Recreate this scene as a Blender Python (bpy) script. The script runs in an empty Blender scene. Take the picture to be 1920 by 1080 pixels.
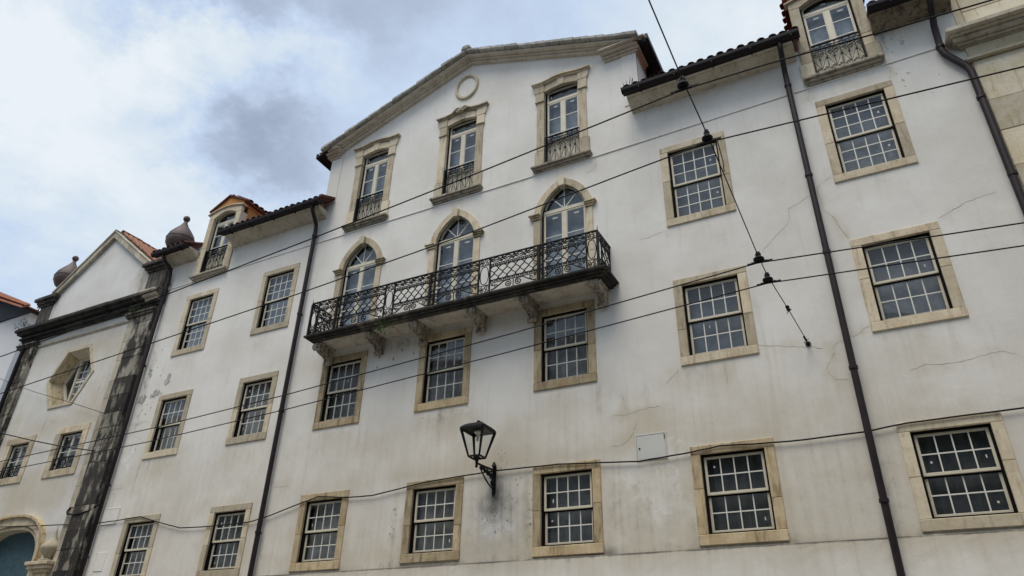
import bpy, bmesh, math, random
from mathutils import Vector, Matrix, noise as mnoise
from mathutils.geometry import delaunay_2d_cdt
R = math.radians
random.seed(7)
SC = bpy.context.scene
COL = SC.collection

# ------------------------------------------------------------------ camera
cam_d = bpy.data.cameras.new('camera')
cam = bpy.data.objects.new('camera', cam_d)
COL.objects.link(cam)
yaw, pitch, roll = -0.490537565, 0.517450140, 0.026021115
cy_, sy_, cp_, sp_ = math.cos(yaw), math.sin(yaw), math.cos(pitch), math.sin(pitch)
fw = Vector((sy_*cp_, cy_*cp_, sp_)); rt = Vector((cy_, -sy_, 0)); up = rt.cross(fw)
r2 = rt*math.cos(roll) + up*math.sin(roll); u2 = up*math.cos(roll) - rt*math.sin(roll)
M = Matrix.Identity(4)
for i in range(3):
    M[i][0] = r2[i]; M[i][1] = u2[i]; M[i][2] = -fw[i]
M[0][3], M[1][3], M[2][3] = 0.0, -12.0, 1.6
cam.matrix_world = M
cam_d.sensor_width = 36.0
cam_d.lens = 36.0*1345.775/1920.0
cam_d.clip_end = 3000
cam_d.clip_start = 0.05
SC.camera = cam

# ------------------------------------------------------------------ light, sky, exposure
SUN_EL, SUN_AZ = R(66), R(186)      # azimuth clockwise from +Y; the street faces -Y
world = bpy.data.worlds.new('World'); SC.world = world; world.use_nodes = True
def world_nodes():
    nt = world.node_tree; N = nt.nodes; L = nt.links
    N.clear()
    def nd(t, **k):
        n = N.new(t)
        for a, b in k.items(): setattr(n, a, b)
        return n
    out = nd('ShaderNodeOutputWorld'); bg = nd('ShaderNodeBackground'); L.new(bg.outputs[0], out.inputs[0])
    bg.inputs['Strength'].default_value = 0.1
    sky = nd('ShaderNodeTexSky', sky_type='NISHITA'); sky.sun_disc = False
    sky.sun_elevation = SUN_EL; sky.sun_rotation = SUN_AZ; sky.air_density = 1.0; sky.dust_density = 1.5
    tc = nd('ShaderNodeTexCoord')
    sep = nd('ShaderNodeSeparateXYZ'); L.new(tc.outputs['Generated'], sep.inputs[0])
    def math_(op, a, b=None, clamp=False):
        n = nd('ShaderNodeMath', operation=op); n.use_clamp = clamp
        for i, x in enumerate((a, b)):
            if x is None: continue
            if isinstance(x, (int, float)): n.inputs[i].default_value = x
            else: L.new(x, n.inputs[i])
        return n.outputs[0]
    den = math_('ADD', math_('MAXIMUM', sep.outputs[2], 0.0), 0.22)
    comb = nd('ShaderNodeCombineXYZ')
    L.new(math_('DIVIDE', sep.outputs[0], den), comb.inputs[0]); L.new(math_('DIVIDE', sep.outputs[1], den), comb.inputs[1])
    def noise(scale, detail, rough, off=(0, 0, 0), src=comb.outputs[0]):
        mp = nd('ShaderNodeMapping'); mp.inputs['Location'].default_value = off; L.new(src, mp.inputs[0])
        n = nd('ShaderNodeTexNoise'); n.inputs['Scale'].default_value = scale; n.inputs['Detail'].default_value = detail
        n.inputs['Roughness'].default_value = rough; L.new(mp.outputs[0], n.inputs['Vector']); return n
    def ramp(src, a, b):
        n = nd('ShaderNodeMapRange', interpolation_type='SMOOTHSTEP'); n.inputs['From Min'].default_value = a; n.inputs['From Max'].default_value = b
        L.new(src, n.inputs['Value']); return n.outputs[0]
    n_big = noise(1.1, 6, 0.55, (3.1, 1.7, 0)); n_mid = noise(2.3, 10, 0.66, (-1.3, 4.2, 2.0)); n_dist = noise(2.6, 8, 0.66, (9.2, 0.4, 1.0))
    # direction pushed about by noise so that the cloud masses get ragged rims
    sub = nd('ShaderNodeVectorMath', operation='SUBTRACT'); L.new(n_dist.outputs['Color'], sub.inputs[0]); sub.inputs[1].default_value = (0.5, 0.5, 0.5)
    scl = nd('ShaderNodeVectorMath', operation='SCALE'); L.new(sub.outputs[0], scl.inputs[0]); scl.inputs['Scale'].default_value = 0.34
    add = nd('ShaderNodeVectorMath', operation='ADD'); L.new(tc.outputs['Generated'], add.inputs[0]); L.new(scl.outputs[0], add.inputs[1])
    def blob(d, r0, r1):
        ds = nd('ShaderNodeVectorMath', operation='DISTANCE'); L.new(add.outputs[0], ds.inputs[0]); ds.inputs[1].default_value = Vector(d).normalized()
        return ramp(ds.outputs['Value'], r1, r0)
    # overall tone: 0 = blue-grey cloud base, 1 = bright white cloud
    t = math_('ADD', math_('MULTIPLY', ramp(n_big.outputs[0], 0.30, 0.70), 0.34), math_('MULTIPLY', ramp(n_mid.outputs[0], 0.32, 0.70), 0.32))
    t = math_('ADD', t, 0.26)
    for d, r0, r1, w in [((-.80, .37, .46), .05, .30, .16), ((-.76, .27, .59), .02, .22, .38), ((-.665, .36, .652), .0, .12, .50), ((-.60, .425, .675), .0, .10, .40), ((-.545, .475, .69), .0, .09, .42),
                         ((-.615, .43, .66), .0, .10, .25), ((-.06, .69, .72), .02, .24, .26), ((-.70, .52, .49), .02, .25, .26),
                         ((-.648, .441, .622), .0, .12, -.46), ((-.60, .495, .63), .0, .14, -.34), ((-.50, .44, .745), .02, .19, -.36), ((-.61, .33, .72), .0, .12, -.34), ((-.68, .28, .68), .0, .08, -.22), ((-.40, .50, .765), .0, .2, -.08)]:
        t = math_('ADD', t, math_('MULTIPLY', blob(d, r0, r1), w))
    cr = nd('ShaderNodeValToRGB'); L.new(t, cr.inputs[0])
    e = cr.color_ramp.elements
    e[0].position = 0.0; e[0].color = (.28, .335, .42, 1)
    e[1].position = 1.0; e[1].color = (.71, .745, .765, 1)
    x = e.new(0.30); x.color = (.375, .44, .55, 1)
    x = e.new(0.58); x.color = (.475, .57, .71, 1)
    x = e.new(0.82); x.color = (.60, .67, .72, 1)
    sc_ = nd('ShaderNodeVectorMath', operation='SCALE'); L.new(cr.outputs[0], sc_.inputs[0]); sc_.inputs['Scale'].default_value = 5.9
    mix = nd('ShaderNodeMix', data_type='RGBA'); L.new(sky.outputs[0], mix.inputs[6]); L.new(sc_.outputs[0], mix.inputs[7]); mix.inputs[0].default_value = 0.88
    L.new(mix.outputs[2], bg.inputs['Color'])
world_nodes()
sun_d = bpy.data.lights.new('sun', 'SUN'); sun_d.energy = 1.2; sun_d.angle = R(34); sun_d.color = (1.0, .93, .82)
sun = bpy.data.objects.new('sun', sun_d); COL.objects.link(sun)
sdir = Vector((math.sin(SUN_AZ)*math.cos(SUN_EL), math.cos(SUN_AZ)*math.cos(SUN_EL), math.sin(SUN_EL)))
sun.rotation_euler = sdir.to_track_quat('Z', 'Y').to_euler(); sun.location = (0, -30, 60)
SC.view_settings.view_transform = 'Standard'; SC.view_settings.look = 'None'
SC.view_settings.exposure = 1.10; SC.view_settings.gamma = 1.0; SC.view_settings.use_curve_mapping = False
SC.cycles.max_bounces = 8; SC.cycles.transparent_max_bounces = 12
SC.render.film_transparent = False

# ------------------------------------------------------------------ helpers
class MB:
    def __init__(s): s.v = []; s.f = []
    def add(s, vs, fs):
        o = len(s.v); s.v += [tuple(p) for p in vs]; s.f += [tuple(i+o for i in f) for f in fs]; return s
    def box(s, x0, x1, y0, y1, z0, z1):
        return s.add([(x0,y0,z0),(x1,y0,z0),(x1,y1,z0),(x0,y1,z0),(x0,y0,z1),(x1,y0,z1),(x1,y1,z1),(x0,y1,z1)],
                     [(0,1,2,3),(7,6,5,4),(0,4,5,1),(1,5,6,2),(2,6,7,3),(3,7,4,0)])
    def hexa(s, a, b):   # two quads (lists of 4 points) joined
        return s.add(list(a)+list(b), [(0,1,2,3),(7,6,5,4),(0,4,5,1),(1,5,6,2),(2,6,7,3),(3,7,4,0)])
    def prism(s, poly, y0, y1):   # poly in XZ
        n = len(poly)
        vs = [(x,y0,z) for x,z in poly] + [(x,y1,z) for x,z in poly]
        return s.add(vs, [tuple(range(n)), tuple(range(2*n-1, n-1, -1))] + [(i,(i+1)%n,n+(i+1)%n,n+i) for i in range(n)])
    def ext(s, prof, x0, x1):     # prof in YZ
        n = len(prof)
        vs = [(x0,y,z) for y,z in prof] + [(x1,y,z) for y,z in prof]
        return s.add(vs, [tuple(range(n)), tuple(range(2*n-1, n-1, -1))] + [(i,(i+1)%n,n+(i+1)%n,n+i) for i in range(n)])
    def strip(s, inner, outer, y0, y1):  # band between two equal-length XZ polylines
        n = len(inner)
        vs = [(x,y0,z) for x,z in inner]+[(x,y0,z) for x,z in outer]+[(x,y1,z) for x,z in inner]+[(x,y1,z) for x,z in outer]
        fs = []
        for i in range(n-1):
            a, b, c, d = i, i+1, n+i+1, n+i
            fs += [(a,b,c,d),(2*n+d,2*n+c,2*n+b,2*n+a),(d,c,2*n+c,2*n+d),(b,a,2*n+a,2*n+b)]
        fs += [(0,n,3*n,2*n),(n-1,2*n+n-1,3*n+n-1,n+n-1)]
        return s.add(vs, fs)
    def tube(s, pts, r, n=4, closed=False):
        pts = [Vector(p) for p in pts]; m = len(pts)
        rings = []; ref = None
        for i, p in enumerate(pts):
            a = pts[i-1] if (i > 0 or closed) else p
            b = pts[(i+1) % m] if (i < m-1 or closed) else p
            t = (b-a)
            t = t.normalized() if t.length > 1e-9 else Vector((0,0,1))
            if ref is None: ref = t.orthogonal().normalized()
            ref = (ref - t*ref.dot(t))
            ref = ref.normalized() if ref.length > 1e-6 else t.orthogonal().normalized()
            q = t.cross(ref)
            rr = r[i] if isinstance(r, (list, tuple)) else r
            rings.append([p + (ref*math.cos(2*math.pi*k/n) + q*math.sin(2*math.pi*k/n))*rr for k in range(n)])
        vs = [v for rg in rings for v in rg]; fs = []
        for i in range(m if closed else m-1):
            j = (i+1) % m
            fs += [(i*n+k, i*n+(k+1)%n, j*n+(k+1)%n, j*n+k) for k in range(n)]
        if not closed: fs += [tuple(range(n-1,-1,-1)), tuple((m-1)*n+k for k in range(n))]
        return s.add(vs, fs)
    def lathe(s, prof, cx, cy, n=20):   # prof (r, z)
        m = len(prof)
        vs = [(cx+r*math.cos(2*math.pi*k/n), cy+r*math.sin(2*math.pi*k/n), z) for r,z in prof for k in range(n)]
        fs = [(i*n+k, i*n+(k+1)%n, (i+1)*n+(k+1)%n, (i+1)*n+k) for i in range(m-1) for k in range(n)]
        fs += [tuple(range(n-1,-1,-1)), tuple((m-1)*n+k for k in range(n))]
        return s.add(vs, fs)
    def mesh(s, name, mat, smooth=False, recalc=True):
        me = bpy.data.meshes.new(name); me.from_pydata(s.v, [], s.f)
        if recalc:
            bm = bmesh.new(); bm.from_mesh(me); bmesh.ops.recalc_face_normals(bm, faces=bm.faces); bm.to_mesh(me); bm.free()
        if smooth:
            for p in me.polygons: p.use_smooth = True
        me.materials.append(mat); return me
WL = {}
def tag(o, label=None, cat=None, group=None, kind=None):
    if label: o['label'] = label
    if cat: o['category'] = cat
    if group: o['group'] = group
    if kind: o['kind'] = kind
    return o
def link(o, parent=None, loc=(0,0,0)):
    COL.objects.link(o); o.location = loc; WL[o.name] = Vector(loc)
    if parent is not None:
        o.parent = parent; o.matrix_parent_inverse = Matrix.Translation(-WL[parent.name])
    return o
def empty(name, loc, label=None, cat=None, group=None, parent=None):
    o = bpy.data.objects.new(name, None); o.empty_display_size = 0.3
    link(o, parent, loc); return tag(o, label, cat, group)
def mk(name, mb, mat, parent=None, smooth=False, bevel=0.0, auto=False):
    me = mb if isinstance(mb, bpy.types.Mesh) else mb.mesh(name, mat, smooth)
    o = bpy.data.objects.new(name, me); link(o, parent)
    if bevel:
        b = o.modifiers.new('bevel', 'BEVEL'); b.width = bevel; b.segments = 1; b.limit_method = 'ANGLE'; b.angle_limit = R(40)
    return o
def inst(name, me, parent, loc, rot=None, scale=None):
    o = bpy.data.objects.new(name, me); link(o, parent, loc)
    if rot: o.rotation_euler = rot
    if scale: o.scale = scale
    return o
def arc(cx, cz, r, a0, a1, n):
    return [(cx+r*math.cos(a0+(a1-a0)*i/n), cz+r*math.sin(a0+(a1-a0)*i/n)) for i in range(n+1)]
def pointed(cx, zs, w, h, n=10):     # pointed arch polyline left -> apex -> right
    c = (h*h - w*w)/(2*w); r = w + c
    a1 = math.atan2(h, c)
    left = [(cx - (-c + r*math.cos(a1*i/n)), zs + r*math.sin(a1*i/n)) for i in range(n+1)]
    right = [(2*cx - x, z) for x, z in reversed(left[:-1])]
    return left + right

ARCH = [(.54,.0),(.522,.13),(.465,.28),(.365,.43),(.265,.535),(.155,.625),(.07,.675),(.0,.715)]
def gothic(cx, zs, grow=0.0, up=0.0):   # pointed head, left -> apex -> right; grow pushes the curve outward
    half = [(ARCH[0][0]+grow, 0.0)]
    for i in range(1, len(ARCH)):
        x, z = ARCH[i]; a = ARCH[i-1]; b = ARCH[min(i+1, len(ARCH)-1)]
        d = Vector((b[0]-a[0], b[1]-a[1])).normalized(); nx, nz = d.y, -d.x
        if i == len(ARCH)-1: nx, nz = 0.0, 1.12
        half.append((max(0.0, x+nx*grow), z+nz*grow))
    L = [(cx-x, zs+up+z) for x, z in half]
    return L + [(2*cx-x, z) for x, z in reversed(L[:-1])]

# ------------------------------------------------------------------ materials
def mat_base(name):
    m = bpy.data.materials.new(name); m.use_nodes = True
    nt = m.node_tree; b = nt.nodes['Principled BSDF']
    return m, nt, b
class NB:
    def __init__(s, nt): s.nt = nt; s.N = nt.nodes; s.L = nt.links; s._tc = None
    def nd(s, t, **k):
        n = s.N.new(t)
        for a, b in k.items(): setattr(n, a, b)
        return n
    def coord(s, scale=(1,1,1), loc=(0,0,0), rnd=False):
        tc = s.nd('ShaderNodeTexCoord'); mp = s.nd('ShaderNodeMapping'); mp.inputs['Scale'].default_value = scale; mp.inputs['Location'].default_value = loc
        s.L.new(tc.outputs['Object'], mp.inputs[0])
        if rnd:
            oi = s.nd('ShaderNodeObjectInfo'); ml = s.nd('ShaderNodeMath', operation='MULTIPLY'); ml.inputs[1].default_value = 37.0
            s.L.new(oi.outputs['Random'], ml.inputs[0])
            ad = s.nd('ShaderNodeVectorMath', operation='ADD'); s.L.new(mp.outputs[0], ad.inputs[0]); s.L.new(ml.outputs[0], ad.inputs[1]); return ad.outputs[0]
        return mp.outputs[0]
    def noise(s, vec, scale, detail=4, rough=.55):
        n = s.nd('ShaderNodeTexNoise'); n.inputs['Scale'].default_value = scale; n.inputs['Detail'].default_value = detail; n.inputs['Roughness'].default_value = rough
        s.L.new(vec, n.inputs['Vector']); return n.outputs[0]
    def rng(s, v, a, b, c=0., d=1.):
        n = s.nd('ShaderNodeMapRange', interpolation_type='SMOOTHSTEP')
        for k, x in zip(('From Min','From Max','To Min','To Max'), (a,b,c,d)): n.inputs[k].default_value = x
        s.L.new(v, n.inputs['Value']); return n.outputs[0]
    def math(s, op, a, b=None):
        n = s.nd('ShaderNodeMath', operation=op)
        for i, x in enumerate((a,b)):
            if x is None: continue
            if isinstance(x,(int,float)): n.inputs[i].default_value = x
            else: s.L.new(x, n.inputs[i])
        return n.outputs[0]
    def mix(s, f, a, b):
        n = s.nd('ShaderNodeMix', data_type='RGBA')
        if isinstance(f,(int,float)): n.inputs[0].default_value = f
        else: s.L.new(f, n.inputs[0])
        for i, x in ((6,a),(7,b)):
            if isinstance(x, tuple): n.inputs[i].default_value = (*x, 1)
            else: s.L.new(x, n.inputs[i])
        return n.outputs[2]
    def attr(s, name):
        n = s.nd('ShaderNodeAttribute', attribute_name=name); return n.outputs['Fac']
    def rnd(s):
        return s.nd('ShaderNodeObjectInfo').outputs['Random']
    def bump(s, h, strength, dist, b):
        n = s.nd('ShaderNodeBump'); n.inputs['Strength'].default_value = strength; n.inputs['Distance'].default_value = dist
        s.L.new(h, n.inputs['Height']); s.L.new(n.outputs[0], b.inputs['Normal'])
def plaster(name, white=(.755,.742,.715), dim=(.66,.645,.61), streak=.5):
    m, nt, b = mat_base(name); n = NB(nt)
    big = n.noise(n.coord(), .55, 5, .6); mid = n.noise(n.coord(loc=(5,3,1)), 2.4, 6, .65); fine = n.noise(n.coord(), 30, 4, .6)
    stk = n.noise(n.coord(scale=(5.5, 1, .32)), 1.6, 5, .6)
    c = n.mix(n.rng(big, .33, .68), white, dim)
    c = n.mix(n.math('MULTIPLY', n.rng(stk, .52, .78), streak*.45), c, (.56,.535,.485))
    c = n.mix(n.math('MULTIPLY', n.rng(mid, .56, .74), .28), c, (.60,.585,.545))
    # repaired, whiter touch-ups
    wp = n.math('MULTIPLY', n.rng(n.math('ADD', n.noise(n.coord(loc=(2,0,8)), 5.5, 5, .62), n.math('MULTIPLY', n.attr('touchup'), .28)), .62, .68), n.rng(n.attr('touchup'), .15, .5))
    c = n.mix(n.math('MULTIPLY', wp, .65), c, (.83,.825,.81))
    # yellow-brown dampness, also carrying shade painted low on the wall
    oc = n.rng(n.math('ADD', n.math('ADD', n.math('MULTIPLY', n.attr('damp_and_shade'), 1.35), n.math('MULTIPLY', mid, .55)), n.math('MULTIPLY', stk, .35)), .52, 1.2)
    c = n.mix(n.math('MULTIPLY', oc, .62), c, (.50,.425,.30))
    gr = n.rng(n.math('ADD', n.math('ADD', n.attr('grime_and_shade'), n.math('MULTIPLY', n.noise(n.coord(loc=(1,7,3)), 6, 7, .7), .7)), n.math('MULTIPLY', stk, .45)), .78, 1.42)  # dirt, plus the shade painted low on the wall and along pipes
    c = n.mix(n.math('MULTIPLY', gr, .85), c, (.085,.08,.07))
    # scattered pin spots
    vo = n.nd('ShaderNodeTexVoronoi'); vo.inputs['Scale'].default_value = 1.5; nt.links.new(n.coord(scale=(1,0.001,.8)), vo.inputs['Vector'])
    sp = n.rng(vo.outputs['Distance'], .032, .012); sp = n.math('MULTIPLY', sp, n.rng(n.noise(n.coord(), 1.3, 2), .5, .6))
    c = n.mix(n.math('MULTIPLY', sp, .7), c, (.22,.205,.18))
    nt.links.new(c, b.inputs['Base Color']); b.inputs['Roughness'].default_value = .92; b.inputs['Specular IOR Level'].default_value = .2
    n.bump(n.math('ADD', n.math('MULTIPLY', fine, .25), n.noise(n.coord(loc=(3,3,3)), 3.2, 5, .6)), .20, .03, b)
    return m
def stone(name, c1, c2, stain=(.16,.12,.07), amount=.5, thr=(.52,.72), rough=.85, sc=3.0, rndv=.42, own=True, ochre=.0):
    m, nt, b = mat_base(name); n = NB(nt)
    v = n.coord(rnd=own); a = n.noise(v, sc, 6, .65); d = n.noise(v, sc*5, 5, .65)
    sv = n.coord(scale=(4,4,.6) if own else (2.2,2.2,.75), rnd=own); st = n.noise(sv, sc*.8, 6, .68)
    c = n.mix(n.rng(a, .35, .68), c1, c2)
    c = n.mix(n.math('MULTIPLY', n.rng(st, *thr), amount), c, stain)
    c = n.mix(n.math('MULTIPLY', n.rng(n.noise(n.coord(loc=(4,9,2), rnd=own), sc*.55, 5, .6), .55, .72), ochre), c, (.43,.275,.10))
    c = n.mix(n.math('MULTIPLY', n.rng(d, .56, .72), .5), c, tuple(x*.55 for x in c1))
    hsv = n.nd('ShaderNodeHueSaturation'); nt.links.new(c, hsv.inputs['Color'])
    nt.links.new(n.rng(n.rnd(), 0, 1, 1-rndv/2, 1+rndv/2), hsv.inputs['Value'])
    nt.links.new(hsv.outputs[0], b.inputs['Base Color']); b.inputs['Roughness'].default_value = rough; b.inputs['Specular IOR Level'].default_value = .25
    n.bump(n.math('ADD', a, n.math('MULTIPLY', d, .5)), .5, .02, b)
    return m
def paint(name, col, rough=.5, var=.15, bump=.0, spec=.4, metal=0.):
    m, nt, b = mat_base(name); n = NB(nt)
    a = n.noise(n.coord(rnd=True), 6, 5, .6)
    c = n.mix(n.rng(a, .35, .7), col, tuple(x*(1-var) for x in col))
    nt.links.new(c, b.inputs['Base Color']); b.inputs['Roughness'].default_value = rough; b.inputs['Specular IOR Level'].default_value = spec; b.inputs['Metallic'].default_value = metal
    if bump: n.bump(a, bump, .01, b)
    return m
def glass_mat(name, tint=(.93,.95,.96), ior=1.55):
    m = bpy.data.materials.new(name); m.use_nodes = True; nt = m.node_tree; nt.nodes.clear(); n = NB(nt)
    out = n.nd('ShaderNodeOutputMaterial'); mx = n.nd('ShaderNodeMixShader'); tr = n.nd('ShaderNodeBsdfTransparent'); gl = n.nd('ShaderNodeBsdfGlossy'); fr = n.nd('ShaderNodeFresnel')
    fr.inputs['IOR'].default_value = ior; tr.inputs[0].default_value = (*tint, 1); gl.inputs['Roughness'].default_value = .015; gl.inputs['Color'].default_value = (.92,.96,1,1)
    bp = n.nd('ShaderNodeBump'); bp.inputs['Strength'].default_value = .012; bp.inputs['Distance'].default_value = .01
    nt.links.new(n.noise(n.coord(rnd=True), 2.5, 2, .5), bp.inputs['Height']); nt.links.new(bp.outputs[0], gl.inputs['Normal'])
    geo = n.nd('ShaderNodeNewGeometry')      # only the outer face of a pane mirrors; the inner face lets light pass
    fac = n.math('MULTIPLY', fr.outputs[0], n.math('SUBTRACT', 1.0, geo.outputs['Backfacing']))
    for a, b_ in ((fac, mx.inputs[0]), (tr.outputs[0], mx.inputs[1]), (gl.outputs[0], mx.inputs[2]), (mx.outputs[0], out.inputs[0])): nt.links.new(a, b_)
    return m
def cloth(name, c1, c2):
    m, nt, b = mat_base(name); n = NB(nt)
    c = n.mix(n.rnd(), c1, c2); a = n.noise(n.coord(rnd=True), 4, 4, .6)
    c = n.mix(n.rng(a, .3, .7), c, n.mix(.35, c, (.02,.02,.02)))
    nt.links.new(c, b.inputs['Base Color']); b.inputs['Roughness'].default_value = .95; b.inputs['Specular IOR Level'].default_value = .1
    return m
def tile_mat(name, c1, c2, dark, amt):
    m, nt, b = mat_base(name); n = NB(nt)
    c = n.mix(n.rnd(), c1, c2); a = n.noise(n.coord(rnd=True), 9, 5, .65)
    c = n.mix(n.math('MULTIPLY', n.rng(a, .45, .65), amt), c, dark)
    nt.links.new(c, b.inputs['Base Color']); b.inputs['Roughness'].default_value = .9; b.inputs['Specular IOR Level'].default_value = .2
    n.bump(a, .4, .01, b); return m
PL = plaster('wall_plaster', (.775,.75,.70), (.665,.635,.575), .85)
PL2 = plaster('church_plaster', (.72,.71,.68), (.60,.58,.53), .9)
PLO = plaster('house_plaster', (.70,.70,.70), (.64,.64,.64), .2)
ORANGE = paint('orange_limewash', (.50,.235,.085), .9, .22, .2, .2)
ST = stone('limestone', (.60,.52,.385), (.49,.405,.28), (.25,.185,.11), .65, (.49,.68), ochre=.25)
ST2 = stone('limestone_damp', (.52,.425,.275), (.40,.31,.185), (.13,.095,.055), .7, (.48,.67), ochre=.5)
ST3 = stone('limestone_pale', (.58,.51,.385), (.49,.415,.29), (.24,.18,.11), .6, (.50,.70), ochre=.22)
CORN = stone('cornice_stone', (.64,.575,.465), (.52,.45,.34), (.14,.11,.075), .6, (.50,.72))
RAKE = stone('raking_cornice_stone', (.58,.52,.425), (.46,.40,.315), (.13,.10,.07), .6, (.52,.72))
COPE = stone('coping_stone', (.44,.42,.38), (.32,.30,.265), (.09,.08,.068), .7, (.48,.68))
DARKST = stone('weathered_stone', (.145,.125,.105), (.075,.065,.055), (.022,.02,.018), .8, (.42,.62))
MOSS = stone('mossy_stone', (.05,.048,.042), (.022,.021,.019), (.16,.15,.125), .55, (.56,.70))
PIL = stone('pilaster_stone', (.34,.31,.25), (.22,.20,.16), (.03,.027,.023), .97, (.41,.52), sc=2.0, own=False)
PILB = stone('blackened_stone', (.045,.041,.036), (.022,.020,.018), (.25,.225,.175), .8, (.53,.64), sc=2.2, own=False)
BLOCK = stone('corner_stone', (.60,.545,.43), (.52,.445,.30), (.28,.20,.10), .55, ochre=.35)
CHC = stone('church_coping', (.47,.42,.33), (.36,.315,.24), (.13,.105,.075), .6, (.50,.70))
EAVD = stone('stained_eave_stone', (.30,.25,.185), (.20,.165,.12), (.05,.04,.03), .8, (.46,.66))
CEM = stone('bare_render', (.47,.45,.41), (.37,.355,.32), (.2,.19,.17), .4)
CRK = paint('crack_grey', (.36,.34,.30), 1.0, .3)  # flat grey-brown for hairline cracks and flaked spots
SOFF = stone('balcony_underside', (.56,.51,.43), (.42,.37,.30), (.16,.13,.10), .6, (.48,.7), sc=1.6, rndv=.05)
IRON = paint('wrought_iron', (.006,.006,.0065), .6, .3, .2, .22)
SILL = stone('sill_stone', (.47,.42,.335), (.36,.31,.235), (.11,.085,.06), .75, (.46,.66), ochre=.1)
CORB = stone('corbel_stone', (.42,.37,.295), (.30,.255,.195), (.06,.05,.04), .85, (.45,.62), sc=5.0)
PIPE = paint('brown_pipe', (.021,.0115,.013), .5, .45, .1, .3)
GUT = paint('brown_gutter', (.011,.007,.008), .55, .3, .1, .25)
CREAM = paint('cream_paint', (.64,.585,.455), .55, .1, .1, .4)
MUNT = paint('white_paint', (.72,.70,.63), .55, .1, .1, .4)
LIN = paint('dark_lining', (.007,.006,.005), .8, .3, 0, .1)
STICK = paint('paper_sticker', (.55,.55,.53), .8, .05)
GLASS = glass_mat('window_glass')
GLASS2 = glass_mat('lantern_glass', (.95,.96,.96), 1.45)
CURT_LO = cloth('grey_net_curtain', (.20,.20,.195), (.42,.41,.385))
CURT_HI = cloth('pale_blind', (.27,.30,.345), (.40,.43,.47))
CURT_MID = cloth('blue_grey_blind', (.20,.208,.226), (.34,.345,.355))
CURT_DK = cloth('dark_room_blind', (.12,.124,.132), (.22,.222,.22))
TILE = tile_mat('roof_tile', (.22,.075,.05), (.12,.05,.042), (.03,.024,.026), .8)
TILEB = tile_mat('church_tile', (.38,.185,.115), (.25,.12,.08), (.11,.075,.06), .5)
TILEH = tile_mat('house_tile', (.40,.17,.10), (.31,.13,.08), (.20,.10,.07), .4)
LEAF = paint('leaf_green', (.07,.12,.028), .7, .5)
TWIG = paint('dry_twig', (.10,.075,.05), .9, .3)
BLUE = paint('teal_door_paint', (.045,.10,.125), .6, .35, .2)
BOXW = paint('white_metal_door', (.60,.59,.55), .45, .05)
ASPH = stone('granite_setts', (.17,.165,.155), (.13,.127,.12), (.06,.06,.058), .3, sc=2.0, rndv=0)
PAVE = stone('pavement_limestone', (.44,.425,.39), (.36,.345,.315), (.12,.11,.1), .4, rndv=.1)
HILLM = paint('woodland', (.030,.048,.028), .95, .45, .0, .1)
COPPER = paint('dark_zinc', (.115,.082,.072), .6, .45, .2, .4)

# ------------------------------------------------------------------ ground and the wooded slope across the street
mk('ground', MB().add([(-900,-900,-.004),(900,-900,-.004),(900,900,-.004),(-900,900,-.004)], [(0,1,2,3)]), PAVE)['kind'] = 'structure'
mk('road', MB().add([(-300,-14.5,.0),(300,-14.5,.0),(300,-3.2,.0),(-300,-3.2,.0)], [(0,1,2,3)]), ASPH)['kind'] = 'structure'
mk('pavement', MB().box(-300,300,-3.2,-.06,-.02,.13), PAVE)['kind'] = 'structure'
def hill():
    nx, ny = 150, 26; vs = []; fs = []
    for j in range(ny+1):
        for i in range(nx+1):
            x = -110 + 190*i/nx; t = j/ny; y = -15.4 - 22*t - 14/(1+math.exp((x+8.0)/1.0))
            k = 1/(1+math.exp((x+9.5)/1.6))            # higher, nearer trees west of the lamp
            top = 16.2 - 1.5*k
            h = top*(1-(1-min(1, t*4.2))**2)*(1 if t < .5 else 1-(t-.5)*.3)
            h += 1.1*mnoise.noise((x*.42, y*.42, 3.3)) + .75*mnoise.noise((x*1.15, y*1.1, 8.1)) + .4*mnoise.noise((x*2.6, y*2.4, 1.1))
            vs.append((x + .5*mnoise.noise((x*.9, y, 5)), y, max(-.3, h) if t > 0 else -.5))
    for j in range(ny):
        for i in range(nx):
            a = j*(nx+1)+i; fs.append((a, a+1, a+nx+2, a+nx+1))
    o = mk('hill', MB().add(vs, fs), HILLM, smooth=True); o['kind'] = 'structure'
hill()
def across(x0, x1, y0, h, n, rows, mat, label):
    r = empty('row_house', ((x0+x1)/2, y0, 0), label, 'house')
    mk('wall', MB().box(x0, x1, y0-9, y0, 0, h), mat, r)
    mk('roof', MB().hexa([(x0-.2,y0+.4,h),(x1+.2,y0+.4,h),(x1+.2,y0+.4,h+.2),(x0-.2,y0+.4,h+.2)], [(x0-.2,y0-4.5,h+1.9),(x1+.2,y0-4.5,h+1.9),(x1+.2,y0-4.5,h+2.1),(x0-.2,y0-4.5,h+2.1)]), TILEH, r)
    w = (x1-x0)/n
    for i in range(n):
        for k in range(rows):
            a = x0+w*(i+.5); z = 1.6+k*(h-1.2)/rows
            f = mk('window', (lambda m: (ring(m, a-.65, a+.65, z, z+1.9, .14, y0-.05, y0+.06), m)[-1])(MB()), ST3, r)
            mk('pane', MB().box(a-.51, a+.51, y0-.02, y0+.015, z+.14, z+1.76), LIN, f)
def opposite_side():  # unseen row opposite, its pale walls added to bounce light on the facade
    across(-24.0, -10.2, -18.6, 17.4, 5, 5, PLO, 'tall pale house across the street, unseen behind the camera')
    across(-41.0, -24.2, -18.9, 18.6, 6, 5, PLO, 'longer pale house across the street, further along, unseen behind the camera')
    across(-60.0, -41.2, -18.4, 17.0, 6, 5, PLO, 'last pale house of the row across the street, unseen behind the camera')
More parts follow.
